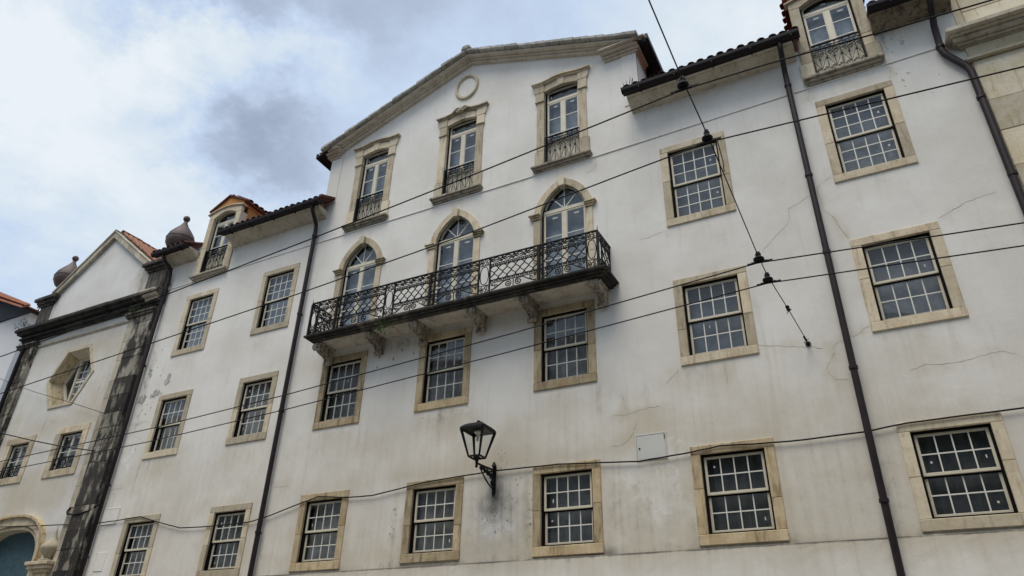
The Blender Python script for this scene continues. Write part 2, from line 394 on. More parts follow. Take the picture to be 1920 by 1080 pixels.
# ------------------------------------------------------------------ THE BUILDING
BX0, BX1 = -18.36, 3.12
GX0, GX1, GC = -12.45, -3.22, -7.835
GZ, GA = 15.12, 16.82
house = empty('town_building', (-7.8, 0, 0), 'long white rendered building with a raised central gable, balcony and stone framed windows', 'building')
HOLES = []      # XZ polygons cut from the wall sheet
SPLAT = {'grime_and_shade': [], 'damp_and_shade': [], 'touchup': []}  # dirt and repairs; the first two also hold painted shade
def splat(kind, x, z, sx, sz, a): SPLAT[kind].append((x, z, sx, sz, a))

PANE = {}
def pane(win, x0, x1, y, z0, z1, mat=GLASS):
    key = (round(x1-x0, 3), round(z1-z0, 3))
    if key not in PANE:
        w, h = key; PANE[key] = MB().box(-w/2, w/2, -.002, .002, -h/2, h/2).mesh('pane', mat)
    return inst('pane', PANE[key], win, ((x0+x1)/2, y, (z0+z1)/2), rot=(random.uniform(-.003,.003), 0, random.uniform(-.003,.003)))
def ring(mb, x0, x1, z0, z1, w, y0, y1, wt=None, wb=None):
    wt = w if wt is None else wt; wb = w if wb is None else wb
    mb.box(x0, x0+w, y0, y1, z0, z1); mb.box(x1-w, x1, y0, y1, z0, z1)
    mb.box(x0+w, x1-w, y0+.001, y1-.001, z1-wt, z1); mb.box(x0+w, x1-w, y0+.001, y1-.001, z0, z0+wb)
def curtain(win, x0, x1, z0, z1, y, mat, folds, ext=.32):
    x0 -= ext; x1 += ext; z1 += .30 if ext > .1 else 0; n = 64; mb = MB(); vs = []; ph = random.uniform(0, 6)
    for i in range(n+1):
        x = x0+(x1-x0)*i/n
        yy = y + (folds*(math.sin(i*1.05+ph)+.5*math.sin(i*2.3+ph*2)))
        vs += [(x, yy, z0), (x, yy*1.0+folds*.3*math.sin(i*.7), z1)]
    return mk('curtain', mb.add(vs, [(2*i, 2*i+1, 2*i+3, 2*i+2) for i in range(n)]), mat, win, smooth=True)
def surround(win, X0, X1, Z0, Z1, bs, bt, bb, mat, split=.45, proud=.026, pieces=1):
    g = .0025
    y0, y1 = -proud, .21
    mk('lintel', MB().box(X0, X1, y0, y1, Z1-bt, Z1), mat, win, bevel=.008)
    mk('window_sill', MB().box(X0-.004, X1+.004, y0-.006, y1, Z0, Z0+bb), mat, win, bevel=.009)
    for xa, xb in ((X0, X0+bs), (X1-bs, X1)):
        za, zb = Z0+bb+g, Z1-bt-g; zm = za+(zb-za)*(split+random.uniform(-.08,.12))
        e = random.uniform(-.002, .003)
        mk('jamb', MB().box(xa+e, xb+e, y0+.002, y1, za, zm-g/2), mat, win, bevel=.007)
        mk('jamb', MB().box(xa, xb, y0, y1, zm+g/2, zb), mat, win, bevel=.007)
def sash_window(X0, X1, Z0, Z1, rows, cur, mat=ST, stickers=(), bs=.160, bt=.148, bb=.168, folds=.012):
    """rows: pane rows per sash; stickers: (sash 0 upper/1 lower, col, row)"""
    a, b, c, d = X0+bs, X1-bs, Z0+bb, Z1-bt
    HOLES.append([(a-.03, c-.03), (b+.03, c-.03), (b+.03, d+.03), (a-.03, d+.03)])
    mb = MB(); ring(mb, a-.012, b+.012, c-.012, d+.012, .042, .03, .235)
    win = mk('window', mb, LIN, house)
    surround(win, X0, X1, Z0, Z1, bs, bt, bb, mat)
    a += .036; b -= .036; c += .026; d -= .036
    zm = (c+d)/2
    for k, (z0, z1, y) in enumerate(((zm-.018, d, .062), (c, zm+.018, .106))):
        st = .042; mb = MB()
        ring(mb, a, b, z0, z1, st, y, y+.036, wb=(.046 if k == 0 else .05), wt=(.04 if k == 0 else .038))
        mk('sash', mb, CREAM, win, bevel=.004)
        if k == 1: mk('shade_strip', MB().box(a+.006, b-.006, .0985, .1045, z1-.064, z1-.002), LIN, win)  # solid black strip standing in for the shade between the sashes
        xi0, xi1 = a+st, b-st; zi0, zi1 = z0+.048, z1-.040
        pw, ph = (xi1-xi0)/4, (zi1-zi0)/rows
        mm = MB(); mw = .0095
        for i in range(1, 4): mm.box(xi0+pw*i-mw, xi0+pw*i+mw, y+.006, y+.028, zi0-.003, zi1+.003)
        for j in range(1, rows): mm.box(xi0-.003, xi1+.003, y+.0075, y+.0265, zi0+ph*j-mw, zi0+ph*j+mw)
        mk('glazing_bars', mm, MUNT, win)
        for i in range(4):
            for j in range(rows):
                pane(win, xi0+pw*i+mw-.002, xi0+pw*(i+1)-mw+.002, y+.017, zi0+ph*j+mw-.002, zi0+ph*(j+1)-mw+.002)
        for s_, i, j in stickers:
            if s_ == k:
                x = xi0+pw*(i+random.uniform(.35,.6)); z = zi1-ph*(j+random.uniform(.45,.7))
                w_, h_ = random.choice(((.022,.065),(.036,.042),(.018,.05),(.03,.03)))
                mk('paper_sticker', MB().box(x, x+w_, y+.011, y+.0125, z, z+h_), STICK, win)
    curtain(win, a-.03, b+.03, c-.03, d+.03, .25, cur, folds)
    splat('grime_and_shade', (X0+X1)/2, Z0-.1, (X1-X0)*.55, .16, .16)
    splat('damp_and_shade', (X0+X1)/2, Z0-.25, (X1-X0)*.55, .35, .20)
    for q in range(5):
        xx = random.uniform(X0, X1) if q > 1 else (X0-.02, X1+.02)[q]
        splat('grime_and_shade', xx, Z0-.35, random.uniform(.05,.09), random.uniform(.3,.7), random.uniform(.10,.26))
    splat('damp_and_shade', X0-.06, (Z0+Z1)/2, .09, .8, .14); splat('damp_and_shade', X1+.06, (Z0+Z1)/2, .09, .8, .14); splat('damp_and_shade', (X0+X1)/2, Z1+.06, .7, .10, .16)
    return win

opposite_side()
# columns and rows as measured on the facade
COLX = [(-17.27,-15.97), (-14.255,-12.94), (-11.50,-10.18), (-8.70,-7.365), (-5.86,-4.52), (-2.89,-1.525), (.275,1.64)]
BOT = [(2.72,5.30), (2.95,5.31), (3.75,5.335), (3.775,5.335), (3.74,5.345), (3.75,5.365), (3.75,5.345)]
BOT[0] = (3.70, 5.30); BOT[1] = (3.72, 5.31)
MIDR = [(6.775,8.55), (6.79,8.55), (6.81,8.575), (6.83,8.61), (6.845,8.63), (6.86,8.645), (6.89,8.68)]
TOPR = {0: (9.715,11.67), 1: (9.775,11.72), 5: (9.895,11.925), 6: (9.94,11.945)}
BST = {6: ((0,0,1),(0,3,1),(1,3,1)), 5: ((0,0,0),(1,3,1)), 4: ((0,0,1),(1,0,0)), 3: ((1,3,1),), 2: ((0,0,1),), 1: ((1,0,1),(0,0,0)), 0: ()}
MST = {2: ((0,2,1),), 3: ((0,3,1),), 4: ((0,2,1),), 5: ((1,1,0),), 6: ((0,3,1),), 1: ((1,0,1),(0,0,0))}
TST = {5: ((0,3,1),(1,3,1)), 6: ((0,3,1),(1,3,1)), 1: ((0,0,1),(1,3,1)), 0: ()}
for i, (x0, x1) in enumerate(COLX):
    z0, z1 = BOT[i]; sash_window(x0, x1, z0, z1, 2, CURT_DK if i >= 4 else CURT_LO, ST2 if i in (2,3,4,5) else ST3, BST[i])
    z0, z1 = MIDR[i]; sash_window(x0, x1, z0, z1, 2, CURT_LO if i < 5 else CURT_MID, ST2 if i in (2,3,4) else ST if i > 4 else ST3, MST.get(i, ()), folds=.012 if i < 5 else .003)
    if i in TOPR:
        z0, z1 = TOPR[i]; sash_window(x0, x1, z0, z1, 3, CURT_MID if i > 1 else CURT_HI, ST if i > 1 else ST3, TST[i], folds=.004)

# ---- wrought-iron patterns (in a plane; returned in u,v)
def spiral(cu, cv, r0, turns, a0, sgn=1, n=14):
    return [(cu+r0*(1-.86*i/n)*math.cos(a0+sgn*turns*2*math.pi*i/n), cv+r0*(1-.86*i/n)*math.sin(a0+sgn*turns*2*math.pi*i/n)) for i in range(n+1)]
def scurve(u0, v0, u1, v1, bow, n=8):
    dx, dy = u1-u0, v1-v0
    return [(u0+dx*t - dy*bow*math.sin(2*math.pi*t), v0+dy*t + dx*bow*math.sin(2*math.pi*t)) for t in [i/n for i in range(n+1)]]
def juliet(parent, xa, xb, z0, z1, y=0.03):
    """small window railing: bars with a dense scroll band in the upper half and curls at the foot"""
    h = z1-z0; w = xb-xa; mb = MB()
    P3 = lambda pts: [(u, y, v) for u, v in pts]
    mb.box(xa, xb, y-.018, y+.018, z1-.022, z1); mb.box(xa, xb, y-.01, y+.01, z0+.012, z0+.034)
    mb.box(xa, xb, y-.009, y+.009, z1-.10, z1-.085)
    mb.box(xa, xa+.035, y-.05, y+.03, z0, z1-.023); mb.box(xb-.022, xb, y-.012, y+.016, z0, z1-.023)
    nb = 7
    for i in range(1, nb):
        u = xa+w*i/nb; mb.tube(P3([(u, z0+.03), (u, z1-.09)]), .0085)
        mb.tube([(u, y, z0+h*.44), (u, y, z0+h*.50)], .018, 6)
    for i in range(nb):
        u = xa+w*(i+.5)/nb; r = w/nb*.5
        mb.tube(P3(spiral(u-r*.1, z1-.055, .026, 1.3, 0, 1, 9)), .006)
        mb.tube(P3(spiral(u, z1-.17, r*.85, 1.5, math.pi/2, 1 if i % 2 else -1, 12)), .0075)
        mb.tube(P3(spiral(u, z1-.30, r*.8, 1.4, -math.pi/2, -1 if i % 2 else 1, 12)), .0075)
        mb.tube(P3(scurve(u-r*.6, z1-.38, u+r*.6, z1-.12, .25)), .007)
        sg = 1 if i % 2 else -1
        mb.tube(P3([(u-sg*r*.9, z0+.12), (u-sg*r*.2, z0+h*.28), (u+sg*r*.9, z0+h*.52)]), .007)
        mb.tube(P3(spiral(u+r*.35, z0+.115, r*.62, 1.5, math.pi*1.1, -1, 12)), .0075)
        mb.tube(P3(spiral(u-r*.45, z0+.085, r*.42, 1.4, -.3, 1, 10)), .0065)
    return mk('railing', mb, IRON, parent)

# ---- casement door leafs
def casements(win, xa, xb, zb, zt, y, cur, solid=.42, bars=(.52,), mid=.060):
    """two glazed leaves between xa..xb; zb..zt; solid = height of the timber panel at the foot"""
    mb = MB(); st = .036
    ring(mb, xa, xb, zb, zt, st, y, y+.05)
    xc = (xa+xb)/2
    mb.box(xc-mid, xc+mid, y-.008, y+.045, zb+st+.001, zt-st-.001)
    mb.box(xa+st, xc-mid, y+.004, y+.044, zb+st, zb+solid); mb.box(xc+mid, xb-st, y+.004, y+.044, zb+st, zb+solid)
    for l, r in ((xa+st+.03, xc-mid-.03), (xc+mid+.03, xb-st-.03)):
        if solid > .25: mb.box(l, r, y-.004, y+.01, zb+st+.06, zb+solid-.07)
    mk('casement_frame', mb, CREAM, win, bevel=.004)
    for l, r in ((xa+st, xc-mid), (xc+mid, xb-st)):
        zz = [zb+solid] + [zb+solid+(zt-st-zb-solid)*t for t in bars] + [zt-st]
        mm = MB()
        ring(mm, l, r, zb+solid, zt-st, .010, y+.006, y+.03)
        for z in zz[1:-1]: mm.box(l+.008, r-.008, y+.009, y+.027, z-.010, z+.010)
        mk('glazing_bars', mm, MUNT, win)
        for z0, z1 in zip(zz[:-1], zz[1:]): pane(win, l+.004, r-.004, y+.02, z0+.006, z1-.006)
        mk('paper_sticker', MB().box(l+(r-l)*.42, l+(r-l)*.72, y+.0135, y+.0155, zt-st-.115, zt-st-.08), STICK, win)
    return st

# ---- the three segment-headed windows of the gable
def gable_window(X0, X1, orn):
    xc = (X0+X1)/2; oa, ob = xc-.455, xc+.455
    zs, zb = 14.79, 12.50
    head = [(oa+(ob-oa)*i/12, zs+.075*math.sin(math.pi*i/12)) for i in range(13)]; hd2 = [(x, z+.07) for x, z in head]
    HOLES.append([(oa-.03, zb-.03), (ob+.03, zb-.03), (ob+.03, zs+.1)] + [(x, z+.12) for x, z in reversed(head[1:-1])] + [(oa-.03, zs+.1)])
    # dark lining that follows the head
    mb = MB(); inn = [(oa+.032, zb)] + [(max(oa+.032, min(ob-.032, x)), z-.032) for x, z in hd2] + [(ob-.032, zb)]
    out = [(oa-.01, zb)] + [(x, z+.02) for x, z in hd2] + [(ob+.01, zb)]
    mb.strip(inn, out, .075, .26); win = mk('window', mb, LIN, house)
    y = .095
    yj0, yj1 = -.03, .21
    for s in (-1, 1):
        q = lambda a, b: (min(xc+s*a, xc+s*b), max(xc+s*a, xc+s*b))
        a, b = q(.455, .655); mk('jamb', MB().box(a, b, yj0, yj1, 12.925, 14.475), ST, win, bevel=.008)
        a, b = q(.455, .70); mk('base_block', MB().box(a, b, yj0-.008, yj1, 12.43, 12.92), ST3, win, bevel=.01)
        a, b = q(.455, .685); m2 = MB().box(a, b, yj0-.012, yj1, 14.48, 14.79)
        a, b = q(.455, .695); m2.box(a, b, yj0-.035, yj1-.01, 14.475, 14.515)
        a, b = q(.455, .735); m2.prism([(xc+s*.455, 14.792), (xc+s*.69, 14.792), (xc+s*.735, 14.88), (xc+s*.735, 15.03), (xc+s*.455, 15.03)], yj0-.02, yj1)
        mk('capital', m2, ST3, win, bevel=.006)
    n = 16
    lo = [(xc-.453+.906*i/n, zs+.075*math.sin(math.pi*i/n)) for i in range(n+1)]
    hi = [(xc-.453+.906*i/n, 14.995+.09*math.sin(math.pi*i/n)) for i in range(n+1)]
    mk('lintel', MB().strip(lo, hi, yj0, .072), ST, win, bevel=.006)
    crown = MB()
    f = lambda t: 15.0 + .095*math.exp(-(t/.46)**2) + .035*max(0, (abs(t)-.5)/.28)
    us = [-.76+1.52*i/24 for i in range(25)]
    crown.strip([(xc+u, f(u)) for u in us], [(xc+u, f(u)+.04) for u in us], -.07, .02)
    us2 = [-.79+1.58*i/24 for i in range(25)]
    crown.strip([(xc+u, f(u)+.042) for u in us2], [(xc+u, f(u)+.085) for u in us2], -.115, .02)
    mk('crown_moulding', crown, ST, win, bevel=.006)
    key = MB().prism([(xc-.075, zs+.06), (xc+.075, zs+.06), (xc+.10, 15.10), (xc-.10, 15.10)], -.05, .05)
    if orn:
        key.lathe([(.001,15.06),(.07,15.08),(.085,15.15),(.06,15.22),(.001,15.24)], xc, -.10, 10)
        for s in (-1, 1):
            key.tube([(xc+s*(.07+.19*t), -.13, 15.19+.03*math.sin(t*5)-.05*t) for t in [i/6 for i in range(7)]], .028, 6)
            key.tube([(xc+s*(.06+u), -.125, 15.11+v) for u, v in spiral(.03, .0, .05, 1.2, 0, s, 8)], .018, 5)
    mk('keystone', key, ST3, win, bevel=.006)
    sill = MB().box(X0+.0, X1-.0, -.155, .21, 12.365, 12.425); sill.box(X0+.03, X1-.03, -.11, .02, 12.315, 12.363); sill.box(X0+.06, X1-.06, -.06, .02, 12.27, 12.313)
    mk('window_sill', sill, SILL, win, bevel=.010)
    # joinery
    a, b = oa+.034, ob-.034; tr = 14.455
    mb = MB(); mb.box(a, b, y-.006, y+.055, tr, tr+.085)
    mb.box(a, a+.034, y+.001, y+.05, tr+.087, zs+.02); mb.box(b-.034, b, y+.001, y+.05, tr+.087, zs+.02)
    top = [(a+.001+(b-a-.002)*i/12, zs+.012+.02*math.sin(math.pi*(.035+.93*i/12))) for i in range(13)]
    mb.strip(top, [(x, z+.034) for x, z in top], y, y+.05)
    mk('transom_frame', mb, CREAM, win, bevel=.004)
    mk('pane', MB().prism([(a+.03, tr+.08), (b-.03, tr+.08)] + [(x, z+.005) for x, z in reversed(top[1:-1])], y+.020, y+.024), GLASS, win)
    mk('paper_sticker', MB().box(a+.09, a+.115, y+.0135, y+.0155, tr+.16, tr+.24), STICK, win)
    casements(win, a, b, 12.50, tr-.002, y, None, solid=.70, bars=(.205,.60))
    curtain(win, a-.02, b+.02, 12.5, 15.0, .30, CURT_HI, .003)
    juliet(win, oa+.004, ob-.004, 12.44, 13.335)
    splat('grime_and_shade', xc, 12.15, .6, .25, .20); splat('damp_and_shade', xc, 12.1, .6, .4, .18)
gable_window(-11.56, -10.10, False); gable_window(-8.755, -7.285, True); gable_window(-5.925, -4.42, False)

# ---- three pointed doors on the balcony
def arch_door(xc):
    w, zs, zb = .54, 11.05, 8.86
    inn = gothic(xc, zs); out = gothic(xc, zs, .165)
    HOLES.append([(xc-w-.03, zb), (xc+w+.03, zb)] + [(x+(.03 if x > xc else -.03), z+.13) for x, z in reversed(inn)])
    up = gothic(xc, zs, 0, .065); upi = gothic(xc, zs, -.034, .065)
    l_in = [(xc-w+.034, zb)] + upi + [(xc+w-.034, zb)]
    l_out = [(xc-w-.012, zb)] + [(xc+(x-xc)*1.022, z+.02) for x, z in up] + [(xc+w+.012, zb)]
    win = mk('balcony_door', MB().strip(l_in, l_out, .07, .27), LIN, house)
    for s in (-1, 1):
        q = lambda a, b: (min(xc+s*a, xc+s*b), max(xc+s*a, xc+s*b))
        a, b = q(w, .71)
        mk('jamb', MB().box(a, b, -.03, .22, 8.905, 9.80), ST3, win, bevel=.008)
        mk('jamb', MB().box(a, b, -.03, .22, 9.803, 10.93), ST, win, bevel=.008)
        m2 = MB(); a, b = q(w, .745); m2.box(a, b, -.06, .215, 10.935, 10.985); a, b = q(w, .775); m2.box(a, b, -.085, .21, 10.987, 11.03); a, b = q(w, .81); m2.box(a, b, -.11, .205, 11.032, 11.068)
        mk('capital', m2, ST2, win, bevel=.006)
    n = len(inn)//2
    mk('arch_stone', MB().strip(inn[:n+1], out[:n+1], -.032, .067), ST, win, bevel=.006)
    mk('arch_stone', MB().strip(inn[n:], out[n:], -.032, .067), ST, win, bevel=.006)
    mk('keystone', MB().prism([(xc-.07, 11.68), (xc+.07, 11.68), (xc+.095, 11.90), (xc+.05, 11.94), (xc-.05, 11.94), (xc-.095, 11.90)], -.09, .1), ST3, win, bevel=.012)
    y = .09; a, b = xc-w+.034, xc+w-.034
    tr = 11.10
    mb = MB(); mb.box(a, b, y-.008, y+.055, tr, tr+.09)
    f_out = gothic(xc, zs, -.036, .075)[1:-1]; f_in = gothic(xc, zs, -.068, .072)[1:-1]
    mb.strip(f_in, f_out, y, y+.05)
    mk('fanlight_frame', mb, CREAM, win, bevel=.003)
    mm = MB(); z0 = tr+.09
    for ang, ln in ((90, .53), (47, .44), (133, .44)):
        c_, s_ = math.cos(R(ang)), math.sin(R(ang)); nx, nz = -s_*.011, c_*.011
        p = (xc+c_*.02, z0-.01); e = (xc+c_*ln, z0+s_*ln)
        mm.prism([(p[0]+nx, p[1]+nz), (p[0]-nx, p[1]-nz), (e[0]-nx, e[1]-nz), (e[0]+nx, e[1]+nz)], y+.008+ang*1e-5, y+.028)
    mk('glazing_bars', mm, MUNT, win)
    # the fanlight's four panes
    edge = [(a+.03, z0)] + f_in + [(b-.03, z0)]
    def cut(lo, hi):
        pts = [p for p in edge if lo-1e-6 <= math.degrees(math.atan2(p[1]-z0+1e-6, p[0]-xc)) <= hi+1e-6]
        def at(angle):
            best = min(f_in, key=lambda p: abs(math.degrees(math.atan2(p[1]-z0, p[0]-xc))-angle)); r = math.hypot(best[0]-xc, best[1]-z0)
            return (xc+r*math.cos(R(angle)), z0+r*math.sin(R(angle)))
        return [(xc, z0)] + [at(hi) if hi < 180 else (a+.03, z0)] + [p for p in pts if lo+2 < math.degrees(math.atan2(p[1]-z0, p[0]-xc)) < hi-2] + [at(lo) if lo > 0 else (b-.03, z0)]
    for lo, hi in ((0,47),(47,90),(90,133),(133,180)):
        pl = cut(lo, hi)
        if len(pl) > 2: mk('pane', MB().prism(pl, y+.016, y+.020), GLASS, win)
    casements(win, a, b, 8.93, tr-.002, y, None, solid=.40, bars=(.32, .66), mid=.058)
    curtain(win, a-.02, b+.02, 8.9, 11.75, .31, CURT_HI, .003)
    splat('damp_and_shade', xc, 12.1, .5, .3, .12)
for xc in (-10.82, -7.99, -5.18): arch_door(xc)

# ---- wall dormers with their own little roofs
def barrel(L=.42, r0=.085, r1=.068, th=.013):
    mb = MB(); n = 6
    pts = []
    for k, (r, yy) in enumerate(((r0, 0), (r1, L))):
        for t in (r, r-th):
            pts.append([(t*math.cos(math.pi*i/n), yy, t*.72*math.sin(math.pi*i/n)) for i in range(n+1)])
    vs = [p for row in pts for p in row]; m = n+1
    fs = []
    for i in range(n):
        fs += [(i, i+1, 2*m+i+1, 2*m+i), (m+i+1, m+i, 3*m+i, 3*m+i+1), (i+1, i, m+i, m+i+1), (2*m+i, 2*m+i+1, 3*m+i+1, 3*m+i)]
    fs += [(0, 2*m, 3*m, m), (n, m+n, 3*m+n, 2*m+n)]
    return mb.add(vs, fs)
TILE_ME = barrel().mesh('roof_tile', TILE, smooth=False)
TILEB_ME = barrel(.40, .088, .07).mesh('roof_tile', TILEB)
TILEH_ME = barrel(.44, .10, .08).mesh('roof_tile', TILEH)
def lay(parent, me, origin, along, upslope, n, rows, pitch, course, jit=.012):
    """barrel tiles in courses: along = unit vector of the eave, upslope = unit vector up the roof"""
    al, us = Vector(along).normalized(), Vector(upslope).normalized(); nr = al.cross(us)
    if nr.z < 0: nr = -nr
    for j in range(rows):
        for i in range(n):
            p = Vector(origin) + al*(pitch*i) + us*(course*j) + nr*(.03+.006*j*0)
            m = Matrix((al, us, nr)).transposed()
            if m.determinant() < 0: m = Matrix((-al, us, nr)).transposed()
            e = m.to_euler()
            o = inst('roof_tile', me, parent, p + Vector((random.uniform(-jit,jit), random.uniform(-jit,jit), random.uniform(-.004,.008))), rot=(e.x+R(random.uniform(2,5)), e.y+R(random.uniform(-3,3)), e.z+R(random.uniform(-2.5,2.5))))
def dormer(X0, X1, dz):
    xc = (X0+X1)/2; hw = (X1-X0)/2; oa, ob = xc-hw+.205, xc+hw-.205; zb = 12.64+dz; zs = 14.62+dz; rise = .17
    head = [(oa+(ob-oa)*i/12, zs+rise*math.sin(math.pi*i/12)) for i in range(13)]; hd2 = [(x, z+.07) for x, z in head]
    HOLES.append([(oa-.03, zb-.03), (ob+.03, zb-.03), (ob+.03, 13.6), (oa-.03, 13.6)])
    inn = [(oa+.032, zb)] + [(max(oa+.032, min(ob-.032, x)), z-.032) for x, z in hd2] + [(ob-.032, zb)]
    out = [(oa-.01, zb)] + [(x, z+.02) for x, z in hd2] + [(ob+.01, zb)]
    dm = mk('dormer', MB().strip(inn, out, .08, .27), LIN, house)
    tag(dm, None)
    for s in (-1, 1):
        q = lambda a, b: (min(xc+s*a, xc+s*b), max(xc+s*a, xc+s*b))
        a, b = q(hw-.205, hw); mk('jamb', MB().box(a, b, -.035, .24, 13.305, 14.62+dz), ST3, dm, bevel=.008)
        a, b = q(hw-.205, hw); mk('jamb', MB().box(a, b, -.035, .24, 12.985, 13.302), ST3, dm, bevel=.008)
        a, b = q(hw-.205, hw+.06); mk('base_block', MB().box(a, b, -.045, .24, 12.545+dz, 12.982), ST3, dm, bevel=.012)
    n = 16
    lo = [(oa-.002, zs-.0)] + [(oa+(ob-oa)*i/n, zs+rise*math.sin(math.pi*i/n)) for i in range(n+1)] + [(ob+.002, zs)]
    lo = [(xc-hw, zs+.003)] + lo[1:-1] + [(xc+hw, zs+.003)]
    hi = [(x, 14.79+dz+.13*math.sin(math.pi*(x-xc+hw)/(2*hw))) for x, z in lo]
    mk('lintel', MB().strip(lo, hi, -.035, .077), ST3, dm, bevel=.006)
    us = [-hw-.07+(2*hw+.14)*i/16 for i in range(17)]
    g = lambda u: 14.795+dz+.13*math.cos(u/(hw+.07)*math.pi/2)
    mk('crown_moulding', MB().strip([(xc+u, g(u)) for u in us], [(xc+u, g(u)+.038) for u in us], -.085, .10), ST, dm, bevel=.006)
    sill = MB().box(X0-.05, X1+.05, -.17, .24, 12.475+dz, 12.543+dz); sill.box(X0-.01, X1+.01, -.12, .02, 12.425+dz, 12.473+dz); sill.box(X0+.03, X1-.03, -.06, .02, 12.38+dz, 12.423+dz)
    mk('window_sill', sill, SILL, dm, bevel=.01)
    # rendered cheeks and gable, roof
    ridge, eave, dep = 15.36+dz, 14.99+dz, 2.6
    body = MB().box(X0+.02, X0+.11, .243, dep, 13.3, 14.90+dz).box(X1-.11, X1-.02, .243, dep, 13.3, 14.90+dz).box(X0+.11, X1-.11, .45, dep, 13.3, 14.90+dz)
    body.prism([(X0+.0, 14.86+dz), (X1-.0, 14.86+dz), (X1-.0, eave), (xc, ridge), (X0+.0, eave)], .012, dep)
    mk('dormer_wall', body, ORANGE, dm)
    sl = Vector((hw+.09, 0, -(ridge-eave)*(hw+.09)/hw)); rf = MB()
    for s in (-1, 1):
        e = Vector((s*sl.x, 0, sl.z)); a = Vector((xc, -.05, ridge+.012)); t = Vector((0, 0, .05))
        b = a+e; yv = Vector((0, dep+.05, 0))
        rf.hexa([a, b, b+t, a+t], [a+yv, b+yv, b+t+yv, a+t+yv])
    rfo = mk('dormer_roof', rf, TILE, dm)
    for s in (-1, 1):
        lay(dm, TILE_ME, (xc+s*(hw+.11), .16, eave-.01), (0,1,0), (-s*sl.x, 0, -sl.z), 12, 2, .215, .36)
    lay(dm, TILE_ME, (xc, .05, ridge+.03), (1,0,0), (0,1,0), 1, 6, .2, .36)
    # joinery
    y = .10; a, b = oa+.034, ob-.034; tr = 14.42+dz
    mb = MB(); mb.box(a, b, y-.006, y+.055, tr, tr+.08)
    top = [(a+.001+(b-a-.002)*i/12, zs+.0+rise*math.sin(math.pi*(.035+.93*i/12))) for i in range(13)]
    mb.strip(top, [(x, z+.034) for x, z in top], y, y+.05); mb.box(a, a+.034, y+.001, y+.05, tr+.082, zs+.02); mb.box(b-.034, b, y+.001, y+.05, tr+.082, zs+.02)
    mk('transom_frame', mb, CREAM, dm, bevel=.004)
    mk('pane', MB().prism([(a+.03, tr+.075), (b-.03, tr+.075)] + [(x, z+.005) for x, z in reversed(top[1:-1])], y+.020, y+.024), GLASS, dm)
    mk('paper_sticker', MB().box(xc-.07, xc+.03, y+.0135, y+.0155, tr+.19, tr+.22), STICK, dm)
    casements(dm, a, b, zb, tr-.002, y, None, solid=.66, bars=(.26,.65))
    curtain(dm, a-.02, b+.02, zb, 14.86+dz, .30, CURT_HI, .003, ext=.07)
    juliet(dm, oa+.004, ob-.004, 12.65+dz, 13.46+dz)
    splat('grime_and_shade', xc, 12.3, .6, .2, .22); splat('grime_and_shade', xc+hw+.1, 12.7, .12, .4, .2)
dormer(-17.225, -15.86, -.25); dormer(.215, 1.60, 0)

# ---- dirt of the wall, with shade painted in low down and beside pipes
for a in [('grime_and_shade',-6.66,5.05,.15,.30,.42), ('grime_and_shade',-6.55,4.75,.3,.25,.24), ('grime_and_shade',-6.52,5.66,.10,.2,.26), ('grime_and_shade',-6.9,4.7,.22,.2,.2), ('grime_and_shade',-9.3,8.45,.5,.18,.36), ('grime_and_shade',-8.4,8.5,1.2,.14,.2),
          ('grime_and_shade',-3.75,8.6,.12,.5,.24), ('grime_and_shade',-7.7,6.6,.5,.14,.22), ('grime_and_shade',-18.0,9.2,.25,1.6,.20), ('grime_and_shade',-15.6,12.85,.35,.18,.3), ('grime_and_shade',1.75,13.1,.22,.3,.45), ('grime_and_shade',2.4,13.1,.35,.14,.35),
          ('grime_and_shade',-3.5,13.0,.2,.3,.2), ('grime_and_shade',-17.6,5.9,.5,.7,.16), ('grime_and_shade',-.06,9,.12,7,.22), ('grime_and_shade',-12.43,8,.12,7,.22), ('grime_and_shade',-18.05,8,.18,7,.26), ('grime_and_shade',-4.55,3.75,.3,.12,.3), ('grime_and_shade',-6.0,4.6,.1,.8,.16), ('grime_and_shade',-8.9,4.5,.1,.8,.1), ('grime_and_shade',-7.7,8.72,3.7,.07,.34), ('grime_and_shade',-1.6,13.12,1.9,.07,.28), ('grime_and_shade',-14,12.93,1.8,.08,.3), ('grime_and_shade',-11.6,8.5,.12,.5,.2), ('grime_and_shade',-10.1,8.1,.1,.5,.15), ('grime_and_shade',-5.9,8.2,.08,.4,.15), ('grime_and_shade',-7.1,8.2,.08,.4,.15), ('grime_and_shade',2.3,11.7,.2,.6,.12), ('grime_and_shade',-16.9,7.0,.8,.9,.1), ('grime_and_shade',-5,4.3,10,1.2,.28), ('grime_and_shade',-1,3.6,3,.14,.16), ('grime_and_shade',-9,3.66,4,.10,.16)]: splat(*a)  # wide low splat stands in for light falloff, pipe strips for contact shade
for a in [('damp_and_shade',-7.5,6.2,2.6,.5,.20), ('damp_and_shade',-6.5,5.7,1.6,.35,.16), ('damp_and_shade',-10,6.2,1.2,.5,.12), ('damp_and_shade',-3.6,5.9,.5,.3,.25), ('damp_and_shade',-2,3.55,4,.2,.30), ('damp_and_shade',-8,3.9,4.2,.25,.24), ('damp_and_shade',-14,12.8,2.0,.4,.28), ('damp_and_shade',-1.6,13.0,2.2,.3,.22),
          ('damp_and_shade',2.2,13.0,.7,.4,.22), ('damp_and_shade',-7.8,8.55,3.4,.25,.22), ('damp_and_shade',-16.8,6.2,1.3,.9,.15), ('damp_and_shade',-17.6,12.5,.6,.6,.25), ('damp_and_shade',.9,12.2,.9,.3,.22), ('damp_and_shade',-1.4,5.75,2.5,.4,.12), ('damp_and_shade',-7.6,5.5,2.8,.2,.2), ('damp_and_shade',-6,4.2,9,1.6,.23), ('damp_and_shade',-14,5.2,4,1.8,.17), ('damp_and_shade',-1,4.8,3.5,1.6,.2)]: splat(*a)  # last broad splats paint the dimmer light low on the wall
